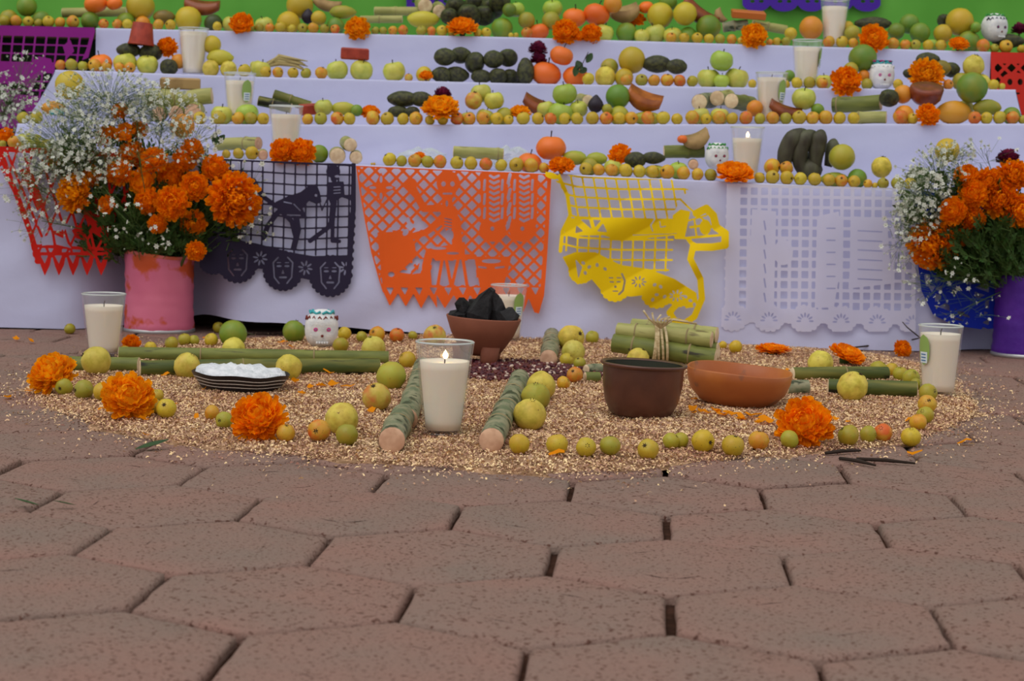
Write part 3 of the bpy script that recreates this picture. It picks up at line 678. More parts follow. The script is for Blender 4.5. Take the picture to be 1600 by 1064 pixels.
MESH = {
    't': [fruit_mesh('tejocote', [M_FRUIT, M_CALYX], 1, 0.94, dip=0.06, lump=0.05, seed=s, cal=True) for s in range(4)],
    'a': [fruit_mesh('apple', [M_APPLE, M_CALYX], 1, 0.92, dip=0.26, pear=-0.06, dipb=0.14, lump=0.04, seed=s, n=20) for s in range(3)],
    'l': [fruit_mesh('lime', [M_CITRUS], 1, 0.98, lump=0.02, seed=s, n=20) for s in range(3)],
    'm': [fruit_mesh('mandarin', [M_CITRUS, M_CALYX], 1, 0.8, dip=0.1, dipb=0.08, lump=0.03, seed=s, n=20, cal=False) for s in range(3)],
    'v': [fruit_mesh('avocado', [M_AVO], 1, 1.32, pear=0.22, lump=0.04, seed=s, n=18) for s in range(3)],
    'u': [fruit_mesh('mango', [M_CITRUS], 1, 1.0, pear=0.12, lump=0.05, seed=s, n=18) for s in range(3)],
    'G': [fruit_mesh('guava', [M_GUAVA, M_CALYX], 1, 1.02, pear=0.05, dip=0.03, lump=0.045, seed=s, n=24, m=16, cal=True) for s in range(4)],
    'f': [fruit_mesh('fig', [M_FIG], 1, 1.15, pear=0.5, lump=0.04)],
}
MESH['n'] = MESH['l']
for me in MESH['a']:
    pass
NAME = {'t': 'tejocote', 'a': 'apple', 'l': 'lime', 'n': 'orange', 'm': 'mandarin', 'v': 'avocado', 'u': 'mango', 'G': 'guava', 'f': 'fig'}
FCOL = {('t', 'y'): (198, 172, 42, .12), ('t', 'g'): (160, 154, 42, .12), ('t', 'o'): (208, 164, 42, .55), ('t', 'r'): (204, 142, 42, 1.2),
        ('a', 'y'): (200, 200, 84, .2), ('a', 'g'): (164, 192, 72, .05), ('l', 'g'): (104, 140, 40, .15), ('l', 'y'): (160, 158, 48, .25), ('l', 'd'): (56, 72, 30, 0),
        ('n', 'y'): (192, 168, 42, .3), ('n', 'o'): (226, 140, 36, .4), ('m', 'o'): (240, 118, 34, 0), ('v', 'd'): (50, 50, 30, 0),
        ('u', 'g'): (150, 158, 48, .2), ('u', 'y'): (190, 186, 60, .15), ('u', 'o'): (212, 140, 40, .5), ('u', 'b'): (118, 106, 40, .2),
        ('G', 'y'): (216, 200, 84, .15), ('G', 'r'): (212, 186, 80, .8), ('G', 'g'): (176, 178, 62, .1), ('f', 'd'): (50, 40, 50, 0)}
CNAME = {('t', 'y'): 'yellow', ('t', 'g'): 'green-yellow', ('t', 'o'): 'orange-tinged', ('t', 'r'): 'reddish', ('a', 'y'): 'pale yellow-green', ('a', 'g'): 'fresh green', ('l', 'g'): 'green', ('l', 'y'): 'yellow-green', ('l', 'd'): 'dark green',
         ('n', 'y'): 'yellowish', ('n', 'o'): 'yellow-orange', ('m', 'o'): 'bright orange', ('v', 'd'): 'dark', ('u', 'g'): 'green', ('u', 'y'): 'yellow', ('u', 'o'): 'orange', ('u', 'b'): 'olive brown', ('G', 'y'): 'pale yellow', ('G', 'r'): 'pinkish', ('G', 'g'): 'greenish', ('f', 'd'): 'dark purple'}
NOUN = {'t': 'tejocote', 'a': 'apple', 'l': 'lime', 'n': 'orange', 'm': 'mandarin', 'v': 'avocado', 'u': 'mango', 'G': 'guava', 'f': 'fig'}
CAT = {'t': 'tejocote', 'a': 'apple', 'l': 'lime', 'n': 'orange', 'm': 'mandarin', 'v': 'avocado', 'u': 'mango', 'G': 'guava', 'f': 'fig'}
def calyx_mesh():
    mb = MB()
    for k in range(6):
        a = 2 * math.pi * k / 6; ca, sa = math.cos(a), math.sin(a)
        mb.add([(0.05 * ca, 0.05 * sa, 0.0), (0.13 * math.cos(a - .45), 0.13 * math.sin(a - .45), .02), (0.27 * ca, 0.27 * sa, .12), (0.13 * math.cos(a + .45), 0.13 * math.sin(a + .45), .02)], [(0, 1, 2, 3)])
    v, f2 = lathe([(0, .02), (.14, .02), (.16, -.08)], 8); mb.add(v, [q[::-1] for q in f2])
    return mb.build('calyx', True)
ME_CALYX = calyx_mesh(); ME_CALYX.materials.append(M_CALYX)
ME_STALK = mesh('stalk', *tube([(0, 0, -.1), (0.02, 0, .15), (.08, .02, .42)], [.05, .04, .055], 6)); ME_STALK.materials.append(M_TWIG)
def plain(k):
    """the same fruit without its calyx faces (the calyx is then a part of its own)"""
    out = []
    for me in MESH[k]:
        c = me.copy(); n = len(c.polygons); idx = [p.index for p in c.polygons if p.material_index == 1]
        import bmesh
        b = bmesh.new(); b.from_mesh(c); b.faces.ensure_lookup_table(); bmesh.ops.delete(b, geom=[b.faces[i] for i in idx], context='FACES'); b.to_mesh(c); b.free(); out.append(c)
    return out
PLAIN = {'t': plain('t'), 'G': plain('G')}
def fruit(kind, col, p, r, axis=None, ry=None, label=None, group=None, detail=False, spin=None):
    """r: radius across; ry: half height if it differs; axis: direction of the flower end / long axis"""
    me = (PLAIN if detail and kind in PLAIN else MESH)[kind][rnd.randrange(len(MESH[kind]))]
    if axis is None: axis = (rnd.uniform(-.7, .7), rnd.uniform(-.9, .3), rnd.uniform(.2, 1))
    o = obj(NAME[kind], me, None, None, p, rot_to(axis, rnd.uniform(0, 6.28)), r)
    c = FCOL[(kind, col)]; j = rnd.uniform(-10, 10); j2 = rnd.uniform(-6, 6)
    o.color = (*lin((min(255, max(0, c[0] + j)), min(255, max(0, c[1] + j + j2)), max(0, c[2] + j2))), min(1, c[3] * rnd.uniform(.6, 1.3)))
    if detail:
        z0 = 0.94 * 0.94 if kind == 't' else 1.0
        obj('calyx', ME_CALYX, None, o, (0, 0, z0 - 0.02), (0, 0, rnd.uniform(0, 6)), 1.0 if kind == 't' else 0.85)
    if label: tag(o, label, CAT[kind], group)
    return o

# marigold heads
def marigold_mesh(seed, n=150, lo=-0.25, flat=1.0, wid=0.24):
    r = random.Random(seed); mb = MB()
    for i in range(n):
        t = (i + 0.5) / n
        el = lo + (1.5 - lo) * (1 - math.sqrt(max(0, 1 - t)) ** 0.9) * 1.0
        az = i * 2.39996 + r.uniform(-.25, .25); el += r.uniform(-.15, .15)
        ln = (1.0 - 0.22 * t) * r.uniform(.85, 1.08); wd = wid * r.uniform(.8, 1.25)
        d = Vector((math.cos(az) * math.cos(el), math.sin(az) * math.cos(el), math.sin(el) * flat))
        side = Vector((-math.sin(az), math.cos(az), 0)); nrm = d.cross(side).normalized() * -1
        rows = []
        for q, wq, bend in ((0.25, .35, 0), (.65, .85, .02), (.9, 1.0, -.05), (1.0, .75, -.14)):
            c = d * ln * q + nrm * bend * 1.2
            rows.append([c - side * wd * wq * .5 + nrm * r.uniform(-.05, .05), c + nrm * (0.05 + r.uniform(-.03, .05)) + d * (0.05 if q > .95 else 0), c + side * wd * wq * .5 + nrm * r.uniform(-.05, .05)])
        v = [p for row in rows for p in row]
        mb.add(v, [(a * 3 + b, a * 3 + b + 1, (a + 1) * 3 + b + 1, (a + 1) * 3 + b) for a in range(3) for b in range(2)])
    v, f2 = lathe(sphere_prof(.55, .55 * flat, 6), 10); mb.add(v, f2)
    return mb.build('petals', False)
MG = [marigold_mesh(s, 150) for s in range(3)] + [marigold_mesh(9, 120, lo=-0.1, flat=.75, wid=.3)]
MG.append(marigold_mesh(30, 280, wid=.17))
for me in MG: me.materials.append(M_PETAL)
MGL = [m.copy() for m in MG]
for me in MGL: me.materials[0] = M_PETAL2
MGF = [marigold_mesh(20 + s, 46, lo=0.0, flat=.5, wid=.42) for s in range(2)]       # open, few petals
for me in MGF: me.materials.append(M_PETAL)
ME_GCAL = mesh('calyx', *lathe([(0, -1.0), (.12, -.98), (.2, -.75), (.34, -.45), (.42, -.12), (.3, 0)], 10)); ME_GCAL.materials.append(M_GREEN)
def marigold(p, r, facing, label, group, light=False, flatx=1.0, variant=None, stem_to=None, open_=False):
    e = empty('marigold', p); e.rotation_euler = rot_to(facing, rnd.uniform(0, 6)).to_euler()
    lib = MGF if open_ else (MGL if light else MG)
    h = obj('petals', lib[variant if variant is not None else rnd.randrange(len(lib))], None, e, (0, 0, 0), None, (r, r, r * flatx)); h['kind'] = 'stuff'
    obj('calyx', ME_GCAL, None, e, (0, 0, 0), None, r * 0.8)
    if stem_to is not None:
        bpy_m = rot_to(facing).to_3x3()
        inv = e.rotation_euler.to_matrix().inverted()
        a = Vector((0, 0, -r * .7)); b = inv @ (Vector(stem_to) - Vector(p)); mid = (a + b) / 2 + inv @ Vector((0, 0, 0.02))
        obj('stem', mesh('stem', *tube([a, mid, b], [.0028, .0032, .0035], 6)), M_STEM, e)
    tag(e, label, 'marigold', group); return e
def cockscomb(p, r, label, stem_to=None):
    e = empty('cockscomb_flower', p)
    o = obj('petals', marigold_mesh(rnd.randrange(999), 130, lo=-.5, wid=.4), M_MAROON, e, None, None, r); o['kind'] = 'stuff'
    obj('stem', mesh('stem', *tube([(0, 0, -.5 * r), (0, .005, -1.6 * r)] if stem_to is None else [(0, 0, -.5 * r), Vector(stem_to) - Vector(p)], .003, 6)), M_STEM, e)
    tag(e, label, 'flower'); return e

# candle glasses
def candle(p, label, fill=0.8, lit=False, sticker=None, group='candle glasses', h=0.134, rt=0.0415, rb=0.0295, tint=None, lean=(0, 0)):
    e = empty('candle_glass', p, (lean[0], lean[1], rnd.uniform(0, .2)))
    n = 64; prof = [(0, 0), (rb * .93, 0), (rb, .004)]
    for k in range(1, 9): prof.append((rb + (rt - rb) * k / 8, .004 + (h - .008) * k / 8))
    v, f1 = lathe(prof, n, 0, 16)
    vv = []
    for x, y, z in v:
        fl = 1 - 0.022 * (0.5 + 0.5 * math.cos(16 * math.atan2(y, x))) if 0.004 < z < h * .86 else 1
        vv.append((x * fl, y * fl, z))
    mb = MB().add(vv, f1)
    t = .0022; inner = [(rt, h - .004), (rt - .0005, h - .001), (rt - t, h - .0015)]
    for k in range(8, -1, -1): inner.append((rb + (rt - rb) * k / 8 - t - .0006, .008 + (h - .012) * k / 8))
    v, f2 = lathe(inner + [(0, .0078)], n); mb.add(v, f2)
    obj('glass', mb.build('glass', True), M_GLASS, e)
    obj('rim', mesh('rim', *lathe([(rt + .0004, h - .0022), (rt + .0006, h - .0008), (rt - .0008, h + .0002), (rt - .0022, h - .0008), (rt - .0024, h - .0022)], 48)), M_RIMG, e)
    obj('glass_foot', mesh('glass_foot', *lathe([(rb * .9, 0.0002), (rb * 1.003, .0015), (rb * 1.004, .0035), (rb * .97, .0045)], 48)), M_GLASS, e)
    wt = .0083 + (h - .012) * fill
    wp = [(0, .0085), (rb - t - .001, .0085)] + [(rb + (rt - rb) * k / 8 * fill - t - .0012, .0085 + (wt - .0085) * k / 8) for k in range(1, 9)]
    wp += [(wp[-1][0] - .004, wt - .001), (wp[-1][0] * .5, wt - .003), (0, wt - .004)]
    wx = obj('wax', mesh('wax', *lathe(wp, 40)), M_WAX, e)
    obj('wick', mesh('wick', *tube([(0, 0, wt - .006), (.0005, 0, wt + .004), (.002, 0, wt + .009)], [.0011, .001, .0008], 6)), M_WICK, e)
    if lit:
        fl = obj('flame', mesh('flame', *lathe([(0, 0), (.0026, .002), (.0040, .005), (.0036, .008), (.0016, .011), (0, .014)], 10)), M_FLAME, e, (.001, 0, wt + .002))
    if sticker is not None:      # sticker at an angle on the glass
        a0 = sticker
        def patch(z0, z1, da, off, sh):
            vs = []; fs = []; nz, na = 10, 10
            for i in range(nz + 1):
                z = z0 + (z1 - z0) * i / nz; q = abs(2 * i / nz - 1)
                wdt = da * (math.sqrt(max(0, 1 - q ** 2.4)) if sh else 1)
                for j in range(na + 1):
                    a = a0 + wdt * (2 * j / na - 1); r = (rb + (rt - rb) * z / h) + off
                    vs.append((r * math.cos(a), r * math.sin(a), z))
            for i in range(nz):
                for j in range(na): q0 = i * (na + 1) + j; fs.append((q0, q0 + 1, q0 + na + 2, q0 + na + 1))
            return vs, fs
        s = obj('sticker', mesh('sticker', *patch(.056, .112, .36, .0009, True)), M_LABELG, e)
        obj('sticker_print', mesh('sticker_print', *patch(.060, .080, .24, .0013, False)), M_LABELW, s)
        for k in range(3): obj('sticker_print', mesh('sticker_print', *patch(.0635 + k * .0055, .0655 + k * .0055, .16, .0017, False)), M_LABELB, s)
    tag(e, label, 'candle', group); return e

# sugar cane pieces
def cane(a, b, r, label, rind=None, nodes=(0.5,), end=None, group='sugar cane pieces', name='sugar_cane'):
    a = Vector(a); b = Vector(b); d = b - a; ln = d.length
    e = empty(name, a); e.rotation_euler = rot_to(d, rnd.uniform(0, 6)).to_euler()
    pts = []; rad = []; N = 26
    for i in range(N + 1):
        t = i / N; rr = r
        for q in nodes: rr += r * .12 * math.exp(-((t - q) * ln / (.35 * r)) ** 2) - r * .07 * math.exp(-(((t - q) * ln - .45 * r) / (.3 * r)) ** 2)
        pts.append((r * .05 * math.sin(t * 5 + ln * 40), r * .04 * math.cos(t * 4), ln * t)); rad.append(rr)
    st = obj('stalk', mesh('stalk', *tube(pts, rad, 16, False)), rind or M_CANE, e)
    for q in nodes:
        if 0.02 < q < 0.98: obj('node_ring', mesh('node_ring', *lathe([(r * 1.08, ln * q - r * .1), (r * 1.15, ln * q), (r * 1.08, ln * q + r * .1)], 16)), M_NODE, e)
    for z, s in ((0, -1), (ln, 1)):
        k = 0 if s < 0 else N
        v, f2 = lathe([(rad[k] * .995, z - s * .0005), (rad[k] * .9, z + s * .0008), (rad[k] * .5, z + s * .0014), (0, z + s * .001)], 16)
        if s < 0: f2 = [q[::-1] for q in f2]
        obj('cut_end', mesh('cut_end', [(x + pts[k][0], y + pts[k][1], zz) for x, y, zz in v], f2), end or M_CANEEND, e)
    tag(e, label, 'sugar cane', group); return e

# candied sweets: wedge (cut slice of squash)
def wedge(p, size, label, m, rot=(0, 0, 0), kind='wedge'):
    L_, D_, H_ = size; n = 14; mb = MB()
    if kind == 'wedge':      # crescent section with a hollow
        vs = []; fs = []
        for i in range(n + 1):
            t = i / n; x = (t - .5) * L_; bow = 1 - (2 * t - 1) ** 2; zc = -.3 * H_ * bow
            th = H_ * (.55 + .25 * bow); dd = D_ * (.45 + .2 * bow)
            vs += [(x, -dd, zc - th * .4), (x, -dd * .9, zc + th * .5), (x, -dd * .2, zc + th * .28), (x, dd * .8, zc + th * .5), (x, dd, zc - th * .35), (x, 0, zc - th * .55)]
        for i in range(n):
            for k in range(6): fs.append((i * 6 + k, i * 6 + (k + 1) % 6, (i + 1) * 6 + (k + 1) % 6, (i + 1) * 6 + k))
        fs += [tuple(range(6))[::-1], tuple(n * 6 + k for k in range(6))]; mb.add(vs, fs)
    elif kind == 'slab':
        b = .12 * H_
        pr = [(-.5, -.5), (.5, -.5), (.5, .5), (-.5, .5)]
        vs = []
        for z, ins in ((-.5 * H_, b), (-.5 * H_ + b, 0), (.5 * H_ - b, 0), (.5 * H_, b)):
            for sx, sy in pr: vs.append((sx * (L_ - 2 * ins) + rnd.uniform(-.001, .001), sy * (D_ - 2 * ins), z))
        fs = [(3, 2, 1, 0), (12, 13, 14, 15)] + [(k * 4 + j, k * 4 + (j + 1) % 4, (k + 1) * 4 + (j + 1) % 4, (k + 1) * 4 + j) for k in range(3) for j in range(4)]; mb.add(vs, fs)
    elif kind == 'disc':
        v, f2 = lathe([(0, -H_ * .5), (L_ * .35, -H_ * .46), (L_ * .46, -H_ * .2), (L_ * .5, H_ * .25), (L_ * .48, H_ * .42), (L_ * .44, H_ * .46), (L_ * .2, H_ * .42), (0, H_ * .4)], 24)
        v = [(x * (1 + .04 * math.sin(5 * math.atan2(y, x))), y * D_ / L_, z) for x, y, z in v]; mb.add(v, f2)
    o = obj('candied_sweet', mb.build('candied_sweet', kind != 'slab'), m, None, p, rot); tag(o, label, 'sweet'); return o

# sugar skull
def skull(p, h, label, icing, eyes, yaw=0.0, crown=None):
    e = empty('sugar_skull', p, (0, 0, yaw)); v, f2 = lathe(sphere_prof(1, 1, 16), 24); vs = []
    for x, y, z in v:      # -y faces the camera
        s = 1.0
        if z < -.1:
            q = min(1, (-.1 - z) / .9); x *= 1 - .05 * q; y = y * (1 - .1 * q) ; s = 1 + .10 * q
        x *= .92 * s; y *= .98
        if y < -.5: y = -.5 - (-.5 - y) * .75
        x = math.copysign(abs(x) ** .82, x); z = math.copysign(abs(z) ** .9, z)
        if abs(z) < .35 and y < -.2: y -= .0
        for sx in (-.36, .36):
            d2 = (x - sx) ** 2 + (z - .0) ** 2
            if y < 0: y += .18 * math.exp(-d2 / .035)
        d2 = x ** 2 * 2.5 + (z + .33) ** 2
        if y < 0: y += .1 * math.exp(-d2 / .02)
        vs.append((x * h * .46, y * h * .5, h * .5 + z * h * .5))
    obj('skull_body', mesh('skull_body', vs, f2), M_SUGAR, e)
    for sx in (-1, 1):
        ey = obj('eye', mesh('eye', *lathe([(0, .01 * h), (.03 * h, .016 * h), (.046 * h, .016 * h), (.056 * h, 0), (0, -.01 * h)], 12)), eyes, e, (sx * .165 * h, -.355 * h, h * .5), (math.pi / 2, 0, 0))
        obj('pupil', mesh('pupil', *lathe([(0, .024 * h), (.018 * h, .02 * h), (.022 * h, 0)], 8)), M_TEAL if eyes is M_PINK else M_PINK, ey)
    obj('nose', mesh('nose', *lathe([(0, .01 * h), (.035 * h, .006 * h), (.04 * h, -.01 * h)], 8)), M_BRI, e, (0, -.385 * h, h * .34), (math.pi / 2, 0, 0))
    for k in range(5): obj('tooth', mesh('tooth', *box(-.025 * h, .025 * h, -.01 * h, .01 * h, -.035 * h, .035 * h)), M_SUGAR, e, ((k - 2) * .065 * h, -.40 * h + abs(k - 2) * .01 * h, h * .16))
    pts = [(.40 * h * math.sin(a), -.40 * h * math.cos(a) * .9, h * (.78 + .045 * (1 if k % 2 else -1))) for k, a in enumerate([i * .19 - 1.5 for i in range(17)])]
    obj('icing', mesh('icing', *tube(pts, .028 * h, 6)), icing[0], e)
    pts = [(.30 * h * math.sin(a), -.30 * h * math.cos(a), h * (.92 + .03 * (1 if k % 2 else -1))) for k, a in enumerate([i * .36 for i in range(18)])]
    obj('icing', mesh('icing', *tube(pts, .035 * h, 6)), icing[1], e)
    if crown:
        for k in range(6):
            a = -1.3 + k * .5; obj('icing_flower', marigold_mesh(k, 14, lo=0, flat=.5, wid=.7), crown[k % len(crown)], e, (.28 * h * math.sin(a), -.22 * h * math.cos(a), h * .97), None, .11 * h)
    tag(e, label, 'sugar skull', 'sugar skulls'); return e

# ------------------------------------------------------------------ the round carpet of wood shavings on the floor
BND = [(38, 612), (80, 640), (130, 660), (235, 690), (340, 702), (480, 716), (600, 727), (760, 738), (900, 742), (1000, 739), (1060, 726), (1200, 716), (1330, 703), (1420, 692), (1490, 664), (1528, 640), (1505, 618), (1490, 600), (1440, 572),
       (1380, 557), (1290, 548), (1130, 540), (950, 528), (850, 524), (640, 524), (500, 529), (350, 533), (255, 541), (215, 556), (120, 578), (60, 596)]
BG = [ground(x, y) for x, y in BND]
CX = sum(p.x for p in BG) / len(BG); CY = sum(p.y for p in BG) / len(BG)
_ang = np.array([math.atan2(p.y - CY, p.x - CX) for p in BG]); _rad = np.array([math.hypot(p.y - CY, p.x - CX) for p in BG])
_o = np.argsort(_ang); _ang = _ang[_o]; _rad = _rad[_o]
def brad(a): return np.interp(a, np.concatenate([_ang - 2 * math.pi, _ang, _ang + 2 * math.pi]), np.concatenate([_rad, _rad, _rad]))
def saw_z(x, y):
    a = math.atan2(y - CY, x - CX); q = math.hypot(x - CX, y - CY) / float(brad(a))
    if q > 1: return 0.0
    return 0.010 * min(1, (1 - q) / .10) ** .6 + 0.0022 * fnoise(x * 14, y * 14) * min(1, (1 - q) / .1)
def sawdust():
    n_a, n_r = 160, 46; vs = [(CX, CY, saw_z(CX, CY))]; fs = []
    for i in range(1, n_r + 1):
        q = (i / n_r) ** .8
        for k in range(n_a):
            a = -math.pi + 2 * math.pi * k / n_a; R = float(brad(a)) * (1 + .02 * math.sin(a * 23) + .012 * math.sin(a * 57))
            x = CX + R * q * math.cos(a); y = CY + R * q * math.sin(a); vs.append((x, y, max(.0022, saw_z(x, y)) if i < n_r else -.002))
    for k in range(n_a): fs.append((0, 1 + k, 1 + (k + 1) % n_a))
    for i in range(n_r - 1):
        for k in range(n_a):
            a = 1 + i * n_a + k; b = 1 + i * n_a + (k + 1) % n_a; fs.append((a, a + n_a, b + n_a, b))
    o = obj('sawdust_carpet', mesh('sawdust_carpet', vs, fs), M_SAW)
    tag(o, 'round carpet of pale wood shavings spread on the pavers', 'sawdust', kind='stuff')
    g = np.random.default_rng(3); n = 150000
    a = g.uniform(-math.pi, math.pi, n); q = np.sqrt(g.uniform(0, 1, n)); fr = g.random(n) < .045
    q = np.where(fr, .97 + g.exponential(.05, n), q); R = brad(a) * q
    x = CX + R * np.cos(a); y = CY + R * np.sin(a)
    z = np.array([saw_z(xx, yy) for xx, yy in zip(x, y)]) + g.uniform(.0003, .0035, n)
    z = np.where(q > 1, .0014, z)
    L_ = g.uniform(.0012, .0036, n); W = g.uniform(.0006, .0014, n); az = g.uniform(0, 6.283, n); el = g.uniform(-.9, .9, n); tw = g.uniform(-1, 1, n)
    dx, dy, dz = np.cos(az) * np.cos(el), np.sin(az) * np.cos(el), np.sin(el)
    sx, sy, sz = -np.sin(az) * np.cos(tw), np.cos(az) * np.cos(tw), np.sin(tw)
    V = np.zeros((n, 6, 3)); up = L_ * .45
    for i, (t, s, u) in enumerate(((-1, -1, 0), (-1, 1, 0), (0, -1, 1), (0, 1, 1), (1, -1, 0), (1, 1, 0))):
        V[:, i, 0] = x + dx * L_ * t + sx * W * s; V[:, i, 1] = y + dy * L_ * t + sy * W * s; V[:, i, 2] = z + dz * L_ * t * .7 + sz * W * s + up * u
    V[:, :, 2] = np.maximum(V[:, :, 2], 0.0006)
    me = bpy.data.meshes.new('shavings'); me.vertices.add(n * 6); me.vertices.foreach_set('co', V.reshape(-1))
    base = (np.arange(n) * 6)[:, None]; F = np.concatenate([base + np.array([[0, 1, 3, 2]]), base + np.array([[2, 3, 5, 4]])], 1).reshape(-1, 4)
    me.loops.add(F.size); me.loops.foreach_set('vertex_index', F.reshape(-1).astype(np.int32)); me.polygons.add(len(F)); me.polygons.foreach_set('loop_start', np.arange(len(F), dtype=np.int32) * 4)
    me.update(calc_edges=True); me.validate()
    s = obj('shavings', me, M_FLAKE, o); s['kind'] = 'stuff'
sawdust()
def gp(px, py):
    """ground point on the carpet surface under pixel"""
    p = ground(px, py, .008); p.z = saw_z(p.x, p.y) if True else 0; return p

# purple maize kernels in the middle
def kernels():
    g = random.Random(5); mb = MB(); pts = [(700, 585), (712, 570), (760, 561), (830, 562), (885, 572), (905, 584), (880, 596), (820, 602), (740, 603)]
    P3 = [ground(*p, .01) for p in pts]; cx = sum(p.x for p in P3) / len(P3); cy = sum(p.y for p in P3) / len(P3)
    kv, kf = lathe(sphere_prof(.0036, .0052, 4, pear=.3), 6)
    for i in range(1500):
        a = g.uniform(0, 6.283); q = math.sqrt(g.random())
        j = int(a / 6.283 * len(P3)); x = cx + .155 * q * math.cos(a) * 1.15; y = cy + .17 * q * math.sin(a)
        M = Matrix.Translation((x, y, saw_z(x, y) + .003 + g.uniform(0, .007) * (1 - q * .6))) @ Matrix.Rotation(g.uniform(0, 6), 4, 'Z') @ Matrix.Rotation(g.uniform(.6, 2.4), 4, 'X')
        mb.add([M @ Vector(p) for p in kv], kf, 1 if g.random() < .13 else 0)
    o = obj('maize_kernels', mb.build('maize_kernels', True, [M_KERN, M_KERNW])); tag(o, 'patch of dark purple maize kernels in the carpet centre', 'maize', kind='stuff')
kernels()

